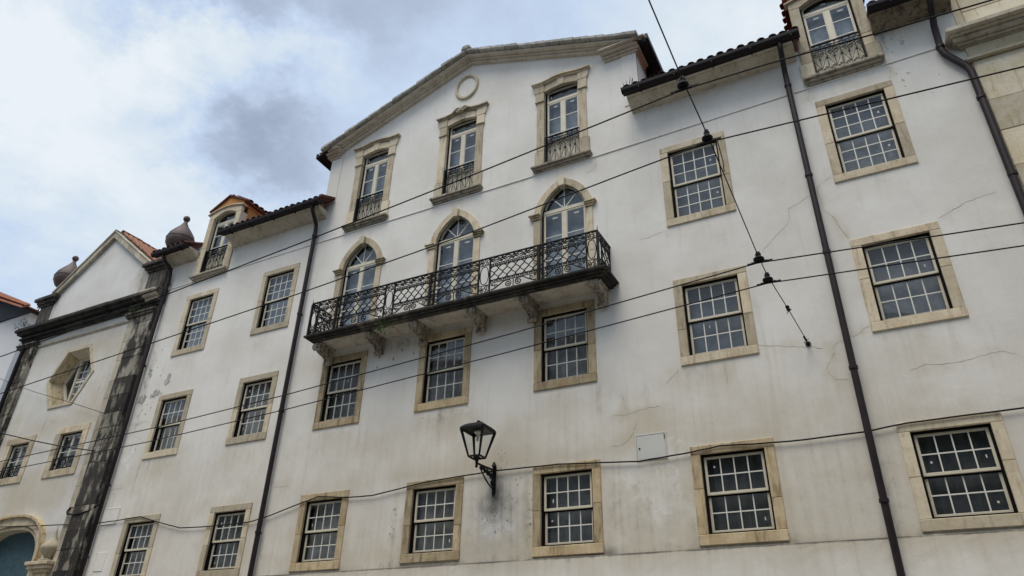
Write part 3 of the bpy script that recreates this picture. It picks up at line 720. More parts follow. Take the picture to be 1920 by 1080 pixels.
for a in [('touchup',-6.6,4.35,.35,.35,.9), ('touchup',-3.5,4.65,.45,.5,.9), ('touchup',-4.0,5.0,.4,.2,.6), ('touchup',-8.0,3.4,1.6,.2,.3), ('touchup',-17.9,6.9,.3,.8,.5), ('touchup',-3.2,5.4,.2,.25,.8), ('touchup',-2.9,4.4,.3,.15,.6)]: splat(*a)

CRACKS = [[(0.23,10.1),(0.08,10.04),(-0.04,9.92),(-0.02,9.63),(-0.01,9.41),(0.14,9.2),(0.2,8.91),(0.27,8.73)], [(-0.18,9.82),(-0.37,9.72),(-0.6,9.65),(-0.6,9.48),(-0.65,9.33),(-0.9,9.12),(-1.19,8.85)],
 [(-0.15,6.87),(-0.34,6.77),(-0.34,6.66),(-0.39,6.58),(-0.51,6.41),(-0.48,6.29),(-0.42,6.2),(-0.21,6.14)], [(-3.48,9.76),(-3.27,9.77),(-2.97,9.84)], [(-2.16,6.82),(-2.14,6.63),(-2.12,6.39)], [(-2.93,6.81),(-3.08,6.69),(-3.21,6.57)],
 [(-1.59,7.04),(-1.2,6.94),(-0.89,6.86),(-0.73,6.83),(-0.51,6.76)], [(1.67,8.73),(1.79,8.79),(1.91,8.84),(2.12,8.93),(2.38,8.97),(2.57,8.99)], [(0.09,9.24),(0.15,9.08),(0.2,8.92),(0.27,8.72)], [(0.25,7.01),(0.16,6.98),(0.07,6.9),(-0.03,6.88)],
 [(0.67,6.16),(0.89,6.21),(1.25,6.17),(1.55,6.21),(1.77,6.24),(1.93,6.25),(2.07,6.16)], [(-4.04,6.5),(-4.0,6.3),(-3.96,6.13)], [(-4.22,6.12),(-4.01,6.1),(-3.79,6.14),(-3.57,6.17),(-3.35,6.17)], [(-3.8,5.92),(-3.86,5.77),(-3.93,5.66),(-4.11,5.55),(-4.3,5.56)],
 [(-18.2,6.05),(-18.07,6.08),(-17.75,6.1)], [(-18.2,7.81),(-18.01,7.86),(-17.71,7.86),(-17.4,7.84)], [(-12.39,5.59),(-12.17,5.59),(-11.94,5.59)],
 [(0.22,12.3),(0.2,12.19),(0.16,12.08),(0.22,11.97),(0.22,11.87)], [(-4.34,12.21),(-4.32,12.07),(-4.43,11.91),(-4.57,11.89)], [(1.66,12.3),(1.69,12.24),(1.66,12.07),(1.63,11.98)]]
for c in CRACKS:
    for (x0, z0), (x1, z1) in zip(c[:-1], c[1:]):
        splat('damp_and_shade', (x0+x1)/2, (z0+z1)/2, .06+abs(x1-x0)*.5, .06+abs(z1-z0)*.5, .16)
def wall_sheet():
    outer = [(BX0, .0), (BX1, .0), (BX1, 13.42), (GX1, 13.42), (GX1, GZ+.10), (GC, GA+.06), (GX0, GZ+.10), (GX0, 13.42), (BX0, 13.42)]
    loops = [outer] + HOLES
    vs, es = [], []
    for lp in loops:
        o = len(vs); n = len(lp)
        vs += [Vector(p) for p in lp]; es += [(o+i, o+(i+1) % n) for i in range(n)]
    def inside(p, poly):
        c = False; n = len(poly)
        for i in range(n):
            (x1, z1), (x2, z2) = poly[i], poly[(i+1) % n]
            if (z1 > p[1]) != (z2 > p[1]) and p[0] < (x2-x1)*(p[1]-z1)/(z2-z1)+x1: c = not c
        return c
    boxes = [(min(x for x, z in h), max(x for x, z in h), min(z for x, z in h), max(z for x, z in h)) for h in HOLES]
    st = .16; z = 2.6
    while z < 17:
        x = BX0+.08
        while x < BX1-.05:
            p = (x+random.uniform(-.02,.02), z+random.uniform(-.02,.02))
            if inside(p, outer) and not any(b[0]-.03 < p[0] < b[1]+.03 and b[2]-.03 < p[1] < b[3]+.03 for b in boxes): vs.append(Vector(p))
            x += st
        z += st
    rv, re, rf, _, _, _ = delaunay_2d_cdt(vs, es, [], 0, 1e-5)
    fs = []
    for f in rf:
        c = (sum(rv[i][0] for i in f)/len(f), sum(rv[i][1] for i in f)/len(f))
        if not inside(c, outer): continue
        if any(b[0] < c[0] < b[1] and b[2] < c[1] < b[3] and inside(c, h) for b, h in zip(boxes, HOLES)): continue
        fs.append(tuple(f))
    mb = MB().add([(p[0], 0.0, p[1]) for p in rv], fs)
    o = mk('wall', mb, PL, house)
    me = o.data
    if me.polygons[0].normal.y > 0: me.flip_normals()
    for k, lst in SPLAT.items():
        at = me.attributes.new(k, 'FLOAT', 'POINT')
        vals = []
        for v in me.vertices:
            x, _, z = v.co; s = 0
            for cx, cz, sx, sz, a in lst:
                u = ((x-cx)/sx)**2; w = ((z-cz)/sz)**2
                if u < 6 and w < 6: s += a*math.exp(-(u+w)*.9)
            vals.append(s)
        at.data.foreach_set('value', vals)
    return o
WALL = wall_sheet()

# plinth, string course, lesenes, gable flanks
def rough_strip(x0, x1, y0, y1, z0, z1):
    return MB().box(x0, x1, y0, y1, z0, z1)
def plinth():
    zs = [0, 2.8, 3.2, 3.35, 3.45, 3.55, 3.62, 3.67, 3.70]; nx = 140; vs = []; fs = []
    for j, z in enumerate(zs):
        for i in range(nx+1): vs.append((BX0+(BX1-BX0)*i/nx, -.032+.003*mnoise.noise((i*.7, j, 0)), z))
    for i in range(nx+1): vs.append((BX0+(BX1-BX0)*i/nx, -.018, 3.712))
    for i in range(nx+1): vs.append((BX0+(BX1-BX0)*i/nx, .01, 3.716))
    m = nx+1; rows = len(zs)+2
    for j in range(rows-1): fs += [(j*m+i, j*m+i+1, (j+1)*m+i+1, (j+1)*m+i) for i in range(nx)]
    o = mk('plinth', MB().add(vs, fs), PL, house); me = o.data
    for nm, f in (('damp_and_shade', lambda x, z: max(0, (z-3.25)/.45)*(.34+.2*mnoise.noise((x*.5, 0, 3)))+.12), ('grime_and_shade', lambda x, z: max(0, (z-3.5)/.2)*(.30+.25*mnoise.noise((x*.9, 0, 7)))+(.55+.3*mnoise.noise((x*1.7, 0, 9)) if z > 3.69 else 0)), ('touchup', lambda x, z: .5*max(0, mnoise.noise((x*.4, z, 1))))):
        at = me.attributes.new(nm, 'FLOAT', 'POINT'); at.data.foreach_set('value', [f(v.co.x, v.co.z) for v in me.vertices])
plinth()
SCN = [(BX0, 12.12), (-15.9, 12.16), (-12.56, 12.195), (-9.3, 12.215), (-6.2, 12.23), (-3.2, 12.275), (-.19, 12.33), (-.05, 12.333), (2.50, 12.36)]
for (xa, za), (xb, zb) in zip(SCN[:-1], SCN[1:]):
    if xb-xa > .3: mk('string_course', MB().prism([(xa, za), (xb, zb), (xb, zb+.034), (xa, za+.034)], -.020, .05), PL, house, bevel=.006)
for a, b in ((GX0, GX0+.40), (GX1-.36, GX1)):
    mk('lesene', MB().box(a, b, -.018, .04, 13.45 if b < -9 else 13.46, GZ+.05), PL, house, bevel=.004)
for x, s in ((GX1, 1), (GX0, -1)):
    mk('gable_flank', MB().box(min(x, x-s*.02), max(x, x-s*.02)+.0, .003, 6.5, 12.9, GZ+.12), PL, house)
# ---- raking cornice of the gable
def rake(name, s, prof, mat, xend):
    """prof = list of (y_front, h0, h1); pieces follow the slope from end to apex"""
    x0 = GC+s*xend; z_end = GA-(GA-GZ)*xend/4.615
    mb = MB()
    for yf, h0, h1 in prof:
        mb.prism([(GC, GA+h0), (x0, z_end+h0), (x0, z_end+h1), (GC, GA+h1)], yf, .30)
    return mk(name, mb, mat, house, bevel=.008)
for s in (-1, 1):
    rake('raking_cornice', s, [(-.10, -.02, .045), (-.17, .047, .085), (-.29, .087, .150)], RAKE, 4.60)
    n = 12; L = 4.78
    for i in range(n):
        a, b = L*i/n+.004, L*(i+1)/n-.004; j = random.uniform(-.012, .014)
        za, zb_ = GA-(GA-GZ)*a/4.615, GA-(GA-GZ)*b/4.615
        h0, h1 = .154, .255+j+(.02 if i % 2 else 0)
        mb = MB().prism([(GC+s*a, za+h0), (GC+s*b, zb_+h0), (GC+s*b, zb_+h1+.012), (GC+s*a, za+h1-.012)], -.40+random.uniform(-.012,.012), .42)
        mk('coping_stone', mb, COPE, house, bevel=.018)
mk('coping_stone', MB().prism([(GC-.15, GA+.20), (GC+.15, GA+.20), (GC+.13, GA+.335), (GC+.05, GA+.37), (GC-.06, GA+.37), (GC-.13, GA+.33)], -.43, .44), COPE, house, bevel=.03)
for s, xe, ln in ((-1, GX0, .42), (1, GX1, .86)):
    mb = MB()
    for p, z0, z1 in ((.06, GZ-.06, GZ-.005), (.12, GZ-.003, GZ+.055), (.22, GZ+.057, GZ+.105), (.30, GZ+.107, GZ+.152)):
        xa, xb = (xe-p, xe+ln-.3*(.3-p)) if s < 0 else (xe-ln+.3*(.3-p), xe+p)
        mb.box(xa, xb, -p, .62, z0, z1)
    mk('kneeler', mb, RAKE, house, bevel=.01)
# central roof behind the gable: dark oversailing eaves
def central_roof():
    mb = MB(); t = .12; ov = .30
    for s in (-1, 1):
        hw = 4.615+ov; ze = GZ-(GA-GZ)*ov/4.615
        a = Vector((GC, .46, GA+.10)); b = Vector((GC+s*hw, .46, ze+.10)); tv = Vector((0,0,t)); yv = Vector((0,7.5,0))
        mb.hexa([a, b, b+tv, a+tv], [a+yv, b+yv, b+tv+yv, a+tv+yv])
    ro = mk('roof', mb, TILE, house)
    for s in (-1, 1):
        hw = 4.615+ov; ze = GZ-(GA-GZ)*ov/4.615; x = GC+s*(hw+.02)
        mk('eave_gutter', MB().box(min(x, x+s*.07), max(x, x+s*.07), -.30, 7.9, ze+.06, ze+.23), GUT, ro, bevel=.01)
        mk('eave_board', MB().prism([(x, ze+.085), (GC+s*(4.46), GZ+.155), (GC+s*(4.46), GZ+.19), (x, ze+.12)], -.30 if s < 0 else -.22, 7.9), GUT, ro)
    return ro
central_roof()
mk('downpipe', MB().box(GX1+.02, GX1+.10, .78, .86, 13.3, 15.15), PIPE, house)
mk('ring_ornament', (lambda m: (m.strip(*[[(-7.955+rr*.82*math.cos(2*math.pi*i/40), 16.02+rr*math.sin(2*math.pi*i/40)) for i in range(41)] for rr in (.335, .455)], -.03, .02),
      m.strip(*[[(-7.955+rr*.82*math.cos(2*math.pi*i/40), 16.02+rr*math.sin(2*math.pi*i/40)) for i in range(41)] for rr in (.365, .43)], -.055, -.028), m)[-1])(MB()), ST3, house, bevel=.006)

# ---- eaves of the wings: cove cornice, gutter, tiles
def wing_eave(x0, x1, c0, c1, y1=4.6, corn=CORN, tiles=True, dz=0.0):
    made = len(bpy.data.objects); first = set(bpy.data.objects)
    _wing_eave(x0, x1, c0, c1, y1, corn, tiles)
    if dz:
        for o in set(bpy.data.objects)-first:
            if o.parent is house: o.location.z += dz
def _wing_eave(x0, x1, c0, c1, y1, corn, tiles):
    prof = [(.05,13.17), (-.05,13.17), (-.06,13.205), (-.13,13.235), (-.24,13.275), (-.33,13.325), (-.36,13.36), (-.40,13.365), (-.40,13.42), (.05,13.42)]
    nseg = max(1, round((c1-c0)/1.15))
    for i in range(nseg):
        mk('cornice_stone', MB().ext(prof, c0+(c1-c0)*i/nseg+.002, c0+(c1-c0)*(i+1)/nseg-.002), corn, house, bevel=.004)
    g = MB(); n = 8
    arc_ = [(-.535+.075*math.cos(math.pi+math.pi*i/n), 13.43+.10*math.sin(math.pi+math.pi*i/n)) for i in range(n+1)]
    g.ext(arc_ + [(-.46, 13.455), (-.615, 13.455)], x0, x1)
    g.box(x0, x1, -.462, -.40, 13.375, 13.44)
    mk('gutter', g, GUT, house)
    k = x0+.4
    while k < x1-.1: mk('gutter_bracket', MB().box(k, k+.02, -.618, -.40, 13.322, 13.35), GUT, house); k += .8
    s = .46; rf = MB()
    a, b = Vector((x0+.02, -.56, 13.462)), Vector((x1-.02, -.56, 13.462)); e = Vector((0, y1+.56, (y1+.56)*s)); t = Vector((0,0,.04))
    if tiles:
        rf.hexa([a, b, b+t, a+t], [a+e, b+e, b+e+t, a+e+t]); ro = mk('roof', rf, TILE, house)
        nt = int((x1-x0)/.205)
        lay(ro, TILE_ME, (x0+.11, -.575, 13.435), (1,0,0), (0,1,s), nt, 3 if nt < 25 else 3, (x1-x0-.2)/max(1,nt-1), .36)
wing_eave(-3.47, .30, -3.42, .14)
wing_eave(1.56, 3.0, 1.58, 2.96, corn=EAVD)
wing_eave(-15.87, -12.13, -15.79, -12.28, dz=-.20)
wing_eave(-18.75, -17.28, -18.42, -17.26, dz=-.20)
mk('verge_board', MB().hexa([(-12.15,-.56,13.30),(-12.06,-.56,13.30),(-12.06,-.56,13.37),(-12.15,-.56,13.37)], [(-12.15,2,14.46),(-12.06,2,14.46),(-12.06,2,14.53),(-12.15,2,14.53)]), TILE, house)

# ---- downpipes
def pipe(pts, r=.052, coll=()):
    mb = MB().tube(pts, r, 10)
    p = mk('downpipe', mb, PIPE, house, smooth=True)
    for x, y, z in coll:
        mk('pipe_collar', MB().lathe([(r+.004,z-.03),(r+.014,z-.028),(r+.014,z+.028),(r+.004,z+.03)], x, y, 12).box(x-.012, x+.012, y, .0, z-.012, z+.012), PIPE, p)
pipe([(-.10,-.50,13.34),(-.11,-.42,13.18),(-.13,-.12,12.88),(-.13,-.10,12.7),(-.12,-.10,8.5),(-.12,-.12,3.2),(-.12,-.12,.3)], .055, [(-.13,-.10,12.5),(-.125,-.10,10.2),(-.12,-.10,8.5),(-.12,-.11,6.3),(-.12,-.12,4.2)])
pipe([(-12.40,-.50,13.16),(-12.42,-.42,13.02),(-12.50,-.12,12.75),(-12.505,-.10,12.6),(-12.50,-.10,3.7),(-12.50,-.11,.3)], .055, [(-12.505,-.10,12.4),(-12.5,-.10,10),(-12.5,-.10,7.4),(-12.5,-.10,4.6)])
pipe([(-18.30,-.50,13.13),(-18.29,-.40,12.98),(-18.24,-.14,12.72),(-18.25,-.10,12.5),(-18.25,-.13,10.9),(-18.26,-.10,8),(-18.27,-.10,.3)], .058, [(-18.25,-.10,12.3),(-18.26,-.10,9.6),(-18.26,-.10,6.2),(-18.27,-.10,4.4)])
pipe([(2.62,-.50,13.36),(2.60,-.3,13.1),(2.58,-.10,12.85),(2.55,-.09,12.25),(2.58,-.09,12.10),(2.82,-.09,11.68),(2.86,-.09,11.52),(2.84,-.09,8.6),(2.84,-.10,.3)], .062, [(2.555,-.09,12.3),(2.85,-.09,10.9),(2.85,-.09,9.2)])

# ---- the balcony
def balcony():
    x0, x1 = -11.50, -4.03
    prof = [(0,8.775), (-.56,8.775), (-.63,8.785), (-.66,8.815), (-.72,8.83), (-.76,8.85), (-.765,8.895), (0,8.895)]
    core = MB().box(x0+.20, x1-.20, -.52, .05, 8.765, 8.80)
    b = mk('balcony', core, SOFF, house)
    n = 5
    for i in range(n):
        a, c = x0+(x1-x0)*i/n, x0+(x1-x0)*(i+1)/n
        mb = MB()
        mb.box(a+.002, c-.002, -.70, .02, 8.802, 8.842)
        mb.box(a+.002-(.06 if i == 0 else 0), c-.002+(.06 if i == n-1 else 0), -.765, .02, 8.844, 8.898)
        mb.box(a+.002+(.05 if i == 0 else 0), c-.002-(.05 if i == n-1 else 0), -.645, -.525, 8.765, 8.80)
        if i == 0: mb.box(a+.05, a+.17, -.524, .02, 8.765, 8.80)
        if i == n-1: mb.box(c-.17, c-.05, -.524, .02, 8.765, 8.80)
        mk('slab_stone', mb, MOSS if i != 1 else DARKST, b, bevel=.015)
    # corbels: carved scroll brackets
    for cx in (-11.30, -9.80, -8.58, -7.10, -5.86, -4.30):
        w = .085; mb = MB()
        prof = [(.0,8.762),(-.55,8.762),(-.575,8.72),(-.56,8.68),(-.50,8.665),(-.46,8.64),(-.42,8.585),(-.34,8.555),(-.24,8.545),(-.17,8.51),(-.125,8.46),(-.115,8.40),(-.09,8.365),(-.05,8.36),(0,8.385)]
        mb.ext([(y, z) for y, z in prof], cx-w, cx+w)
        mb.box(cx-w-.035, cx+w+.035, -.53, .0, 8.715, 8.758)
        for y, z, r in ((-.50, 8.66, .075), (-.085, 8.40, .055)):
            mb.add(*(lambda L: (L.v, L.f))(MB().tube([(cx-w-.02, y, z), (cx+w+.02, y, z)], r, 10)))
        for k in (-1, 0, 1):
            mb.tube([(cx+k*.05, y-.008, z-.012) for y, z in prof[5:12]], .014, 5)
        mk('corbel', mb, CORB, b, bevel=.006)
    # railing
    zt, zb, yf = 9.765, 8.93, -.70
    xl, xr = -11.49, -4.13
    hr = MB(); hr.tube([(xl,.0,zt),(xl,yf,zt),(xr,yf,zt),(xr,.0,zt)], .022, 6); hr.tube([(xl,.0,zb),(xl,yf,zb),(xr,yf,zb),(xr,.0,zb)], .013, 4)
    hr.tube([(xl,yf,zt),(xl,yf,zt+.13)], [.012,.002], 5); hr.tube([(xr,yf,zt),(xr,yf,zt+.13)], [.012,.002], 5)
    mk('handrail', hr, IRON, b)
    def wide(F, L):
        """lattice panel of length L; F maps (u, v) to the plane"""
        mb = MB(); T = lambda pts, r=.0085: mb.tube([F(u, v) for u, v in pts], r*1.3)
        h = zt-zb; v1, v2 = .235*h, .79*h
        for v in (v1, v1+.085*h, v2, v2-.075*h): T([(0, v), (L, v)], .008)
        T([(0, 0), (0, h)], .012); T([(L, 0), (L, h)], .012)
        n = max(2, round(L/.098)); pu = L/n
        va, vb = v1+.085*h, v2-.075*h
        for i in range(n):        # ogee chain bars
            u = pu*(i+.5); s = 1 if i % 2 else -1
            T([(u+s*pu*.47*math.sin(2*math.pi*t*1.5+.3), va+(vb-va)*t) for t in [k/14 for k in range(15)]], .0095)
            # fleur rows
            for vm, sg in ((v1+.042*h, 1), (v2-.038*h, -1)):
                T(spiral(u-pu*.22, vm, .027, 1.0, 0, sg, 7), .008); T(spiral(u+pu*.22, vm, .027, 1.0, math.pi, -sg, 7), .008)
        # upper frieze: linked ovals with curls
        m = max(1, round(L/.26)); q = L/m; vc = (v2+h)/2; hh = (h-v2)/2
        for i in range(m):
            u = q*(i+.5)
            T([(u+q*.36*math.cos(a), vc+hh*.62*math.sin(a)) for a in [2*math.pi*k/14 for k in range(15)]], .0085)
            T(scurve(u-q*.5, vc-hh*.7, u+q*.5, vc+hh*.7, .16), .0075); T(scurve(u-q*.5, vc+hh*.7, u+q*.5, vc-hh*.7, -.16), .0075)
            T(spiral(u-q*.44, vc+hh*.3, .034, 1.2, 0, 1, 8), .008); T(spiral(u+q*.44, vc-hh*.3, .034, 1.2, math.pi, 1, 8), .008)
        # foot: pair of large scrolls with long tails
        k = max(1, round(L/1.1)); q = L/k
        for i in range(k):
            u = q*(i+.5)
            for s in (-1, 1):
                c = u+s*q*.11
                T([(u+s*q*.47, .03), (u+s*q*.40, .045), (u+s*q*.30, v1*.55), (u+s*q*.20, v1*.93)] + [(x, y) for x, y in spiral(c, v1*.52, v1*.43, 1.7, math.pi/2, s, 16)], .0105)
                T(spiral(u+s*q*.36, v1*.58, v1*.27, 1.3, math.pi/2+.6, -s, 10), .0085)
                T(spiral(u+s*q*.45, v1*.78, v1*.16, 1.2, 0, s, 8), .008)
            T([(u, 0), (u, v1)], .0085)
        return mb
    def narrow(F, L):
        mb = MB(); T = lambda pts, r=.0085: mb.tube([F(u, v) for u, v in pts], r*1.25)
        h = zt-zb
        for u in (.0, L): T([(u, 0), (u, h)], .0145); 
        for v in (.21*h, .80*h): T([(0, v), (L, v)], .008)
        c = L/2
        T([(c+.38*L*math.copysign(abs(math.cos(a))**.7, math.cos(a)), .505*h+.26*h*math.sin(a)) for a in [2*math.pi*k/20 for k in range(21)]], .0085)
        for u in (0, L): mb.tube([F(u, .5*h-.03), F(u, .5*h+.03)], .026, 6)
        for vz in (.10*h, .90*h):
            for s in (-1, 1):
                T(spiral(c+s*L*.22, vz+.03, L*.22, 1.3, 0, s, 9), .0085); T(spiral(c+s*L*.22, vz-.035, L*.2, 1.3, math.pi, s, 9), .0085)
        return mb
    def front(x): return lambda u, v: (x+u, yf, zb+v)
    posts = (-10.71, -8.08, -5.43)
    nar = [(-11.48, -11.27), (-9.30, -9.06), (-6.84, -6.58), (-4.375, -4.15)]
    for a, c in nar: mk('railing_panel', narrow(front(a), c-a), IRON, b)
    edges = [-11.26]
    spans = [(-11.26,-10.735), (-10.685,-9.31), (-9.05,-8.105), (-8.055,-6.85), (-6.57,-5.455), (-5.405,-4.385)]
    for a, c in spans: mk('railing_panel', wide(front(a), c-a), IRON, b)
    for x in (xl, xr):
        F = (lambda xx: (lambda u, v: (xx, yf+u, zb+v)))(x)
        mk('railing_panel', narrow(lambda u, v: F(u+.01, v), .19), IRON, b); mk('railing_panel', wide(lambda u, v: F(u+.21, v), .46), IRON, b)
    for x in posts + (xl, xr):
        mk('railing_post', MB().box(x-.021, x+.021, yf-.022, yf+.022, 8.90, zt-.023), IRON, b)
balcony()

# ---- small fittings belonging to the wall
def blob_patch(pts, y, jag=.02, sub=3):
    out = []
    for i, (x, z) in enumerate(pts):
        x2, z2 = pts[(i+1) % len(pts)]
        for k in range(sub):
            t = k/sub; out.append((x+(x2-x)*t+random.uniform(-jag,jag), z+(z2-z)*t+random.uniform(-jag,jag)))
    return MB().prism(out, y-.004, y+.012)
PEEL = [[(-17.18,9.21),(-17.05,9.16),(-17.1,8.75),(-17.21,8.69),(-17.35,8.77),(-17.31,8.95)],
        [(-18.11,8.64),(-17.85,8.66),(-17.61,8.73),(-17.54,8.8),(-17.23,8.73),(-17.1,8.59),(-17.26,8.53),(-17.44,8.6),(-17.67,8.51),(-17.93,8.5),(-18.09,8.56)],
        [(-18.15,9.18),(-18.05,9.13),(-17.99,8.96),(-18.09,8.97),(-18.14,9.06)], [(2.01,12.88),(2.06,12.8),(2.02,12.7),(1.98,12.75)], [(1.8,11.92),(1.85,11.86),(1.84,11.83),(1.8,11.86)],
        [(1.91,12.02),(1.97,12.0),(1.94,11.97)]]
FRAG = [PEEL[2]] + PEEL[3:]
for path, n in ((((-17.08,9.22),(-17.14,8.95),(-17.26,8.72)), 15), (((-18.12,8.54),(-17.85,8.58),(-17.5,8.66),(-17.2,8.62)), 19), (((-18.1,9.5),(-17.9,9.3)), 4)):
    for q in range(n):      # flakes of lost paint strung along the old leak
        t = random.uniform(0, len(path)-1.001); k = int(t); t -= k
        x = path[k][0]*(1-t)+path[k+1][0]*t+random.gauss(0,.035); z = path[k][1]*(1-t)+path[k+1][1]*t+random.gauss(0,.035)
        r = random.choice((.03,.05,.07,.10)); m = random.randint(6, 9)
        FRAG.append([(x+r*random.uniform(.45,1.1)*math.cos(2*math.pi*i/m), z+r*random.uniform(.5,1.3)*math.sin(2*math.pi*i/m)) for i in range(m)])
for i, p in enumerate(FRAG): mk('bare_patch', blob_patch(p, -.00022*i, .008, 2), CEM, WALL)
def spots(n, cx, cz, sx, sz, s0, s1, mat=CRK):
    for _ in range(n):
        x, z, s = random.gauss(cx, sx), random.gauss(cz, sz), random.uniform(s0, s1)
        k = random.randint(5, 7)
        yield [(x+s*random.uniform(.6,1.1)*math.cos(2*math.pi*i/k), z+s*random.uniform(.8,1.9)*math.sin(2*math.pi*i/k)) for i in range(k)]
sm = MB()
for args in ((34,-6.6,4.85,.22,.26,.006,.018), (8,-6.55,5.6,.07,.2,.006,.015), (20,-17.75,8.0,.3,.7,.008,.03), (12,-17.8,9.9,.3,.6,.008,.025), (14,-7.7,6.72,.5,.08,.005,.012), (8,1.9,12.75,.25,.3,.006,.016), (5,2.2,11.7,.3,.3,.005,.014), (10,-8.95,4.4,.03,.5,.01,.02), (14,-5.92,4.5,.025,.55,.01,.022), (16,-9.2,8.45,.5,.12,.01,.03)):
    for p in spots(*args): sm.prism(p, -.0025, .008)
mk('flaked_spots', sm, CRK, WALL)['kind'] = 'stuff'
for c in CRACKS:
    pts = []
    for (x0, z0), (x1, z1) in zip(c[:-1], c[1:]):
        for k in range(5):
            t = k/5; pts.append((x0+(x1-x0)*t+random.uniform(-.012,.012), z0+(z1-z0)*t+random.uniform(-.012,.012)))
    pts.append(c[-1]); mb = MB()
    lo, hi = [], []
    for i, (x, z) in enumerate(pts):
        w = random.choice((.0007,.0012,.0018,.0030))*random.uniform(.7,1.2)*(1 if 0 < i < len(pts)-1 else .3); a, b_ = pts[max(0,i-1)], pts[min(len(pts)-1,i+1)]
        d = Vector((b_[0]-a[0], b_[1]-a[1])); d = d.normalized() if d.length else Vector((1,0))
        lo.append((x+d.y*w, z-d.x*w)); hi.append((x-d.y*w, z+d.x*w))
    mk('crack', mb.strip(lo, hi, -.0022, .004), CRK, WALL)
for x0, x1, z0, z1 in ((-18.16,-17.60,5.20,5.56),):
    m = MB(); m.box(x0, x1, -.018, .004, z0, z1); ring(m, x0-.02, x1+.02, z0-.02, z1+.02, .018, -.024, .003)
    mk('cover_plate', m, PL, house, bevel=.004)
mk('cover_plate', MB().box(-17.95,-17.62,-.014,.01,4.05,4.5), PL, house, bevel=.006)

# ------------------------------------------------------------------ things on the facade
box_ = empty('utility_box', (-3.565, -.03, 5.23), 'small white metal meter cabinet set in the wall above the ground floor windows', 'meter box')
mk('frame', (lambda m: (ring(m, -3.845, -3.285, 5.225, 5.695, .022, -.016, .02), m)[-1])(MB()), BOXW, box_, bevel=.003)
mk('door', MB().box(-3.820,-3.310,-.011,.01,5.250,5.670), BOXW, box_, bevel=.004)
mk('lock', MB().tube([(-3.775,-.020,5.44),(-3.775,-.009,5.44)], .016, 10), IRON, box_)
mk('hinge', MB().box(-3.318,-3.306,-.022,-.012,5.57,5.66), IRON, box_)

def wall_lamp():
    L = empty('wall_lamp', (-6.68, 0, 5.0), 'black square lantern on an ornate scrolled iron wall bracket', 'street lamp')
    br = MB(); x = -6.68; y1 = -.70
    br.box(x-.035, x+.035, -.03, .0, 4.93, 5.44); br.tube([(x,-.035,5.44),(x,-.035,5.52)], [.05,.02], 8); br.tube([(x,-.03,4.93),(x,-.03,4.86)], [.035,.01], 8)
    br.tube([(x,-.02,5.37),(x,-.35,5.345),(x,y1,5.33)], .021, 8)
    br.tube([(x,-.02,5.00)]+[(x,-.02-.56*t, 5.0+.29*t**1.6) for t in [i/10 for i in range(1,11)]], .015, 6)
    for cy, cz, r in ((-.12,5.24,.085),(-.27,5.26,.06),(-.39,5.275,.045),(-.49,5.29,.032),(-.09,5.10,.055)):
        br.tube([(x, cy+u, cz+v) for u, v in spiral(0, 0, r, 1.8, math.pi/2, 1, 18)], .012, 5)
        br.tube([(x+.015, cy+u, cz+v) for u, v in spiral(.02, -.01, r*.7, 1.4, -1, -1, 12)], .010, 5)
    for k in range(9):
        t = k/8; br.tube([(x-.02,-.05-.48*t,5.35-.02*t),(x+.01,-.06-.46*t,5.20+.09*t)], .009, 5)
    br.tube([(x,y1,5.24),(x,y1,5.27),(x,y1,5.30),(x,y1,5.36),(x,y1,5.40),(x,y1,5.43)], [.008,.03,.022,.032,.04,.055], 10)
    mk('bracket', br, IRON, L)
    z0, z1, a, b = 5.44, 5.95, .115, .235
    fr = MB()
    c0 = [(x-a, y1-a), (x+a, y1-a), (x+a, y1+a), (x-a, y1+a)]; c1 = [(x-b, y1-b), (x+b, y1-b), (x+b, y1+b), (x-b, y1+b)]
    for (p, q), (p2, q2) in zip(c0, c1): fr.tube([(p,q,z0),(p2,q2,z1)], [.018,.030], 4)
    for c, z, r in ((c0, z0, .020), (c1, z1, .030)):
        for i in range(4): fr.tube([(*c[i], z), (*c[(i+1) % 4], z)], r, 4)
    fr.box(x-.05,x+.05,y1-.05,y1+.05,z0-.03,z0+.01)
    for s in (-1, 1): fr.tube([(x+s*.03,y1,z0),(x+s*.05,y1+s*.02,z0+.14)], .012, 5)
    mk('lantern_frame', fr, IRON, L)
    rf = MB(); n = 5
    for i in range(4):
        (p, q), (p2, q2) = c1[i], c1[(i+1) % 4]
        prev = None
        for k in range(n+1):
            t = k/n; s = 1.10-.92*t**1.3; z = z1+.012+.125*math.sin(t*math.pi/2)
            row = [(x+(p-x)*s, y1+(q-y1)*s, z), (x+(p2-x)*s, y1+(q2-y1)*s, z)]
            if prev: rf.add([prev[0], prev[1], row[1], row[0]], [(0,1,2,3)])
            prev = row
    rf.box(x-.045,x+.045,y1-.045,y1+.045,z1+.125,z1+.150); rf.tube([(x,y1,z1+.15),(x,y1,z1+.185),(x,y1,z1+.2)], [.03,.035,.012], 8)
    rf.box(x-b*.9,x+b*.9,y1-b*.9,y1+b*.9,z1-.002,z1+.012)
    mk('lantern_roof', rf, IRON, L)
    mk('bulb_holder', MB().lathe([(.05,z1-.07),(.075,z1-.04),(.06,z1-.004)], x, y1, 12).tube([(x,y1,z1-.07),(x,y1,z1-.2)], [.035,.03], 10), MUNT, L)
    for i in range(4):
        (p, q), (p2, q2) = c0[i], c0[(i+1) % 4]; (u, v), (u2, v2) = c1[i], c1[(i+1) % 4]
        mk('lantern_pane', MB().add([(p,q,z0),(p2,q2,z0),(u2,v2,z1),(u,v,z1)], [(0,1,2,3)]), GLASS2, L)
wall_lamp()

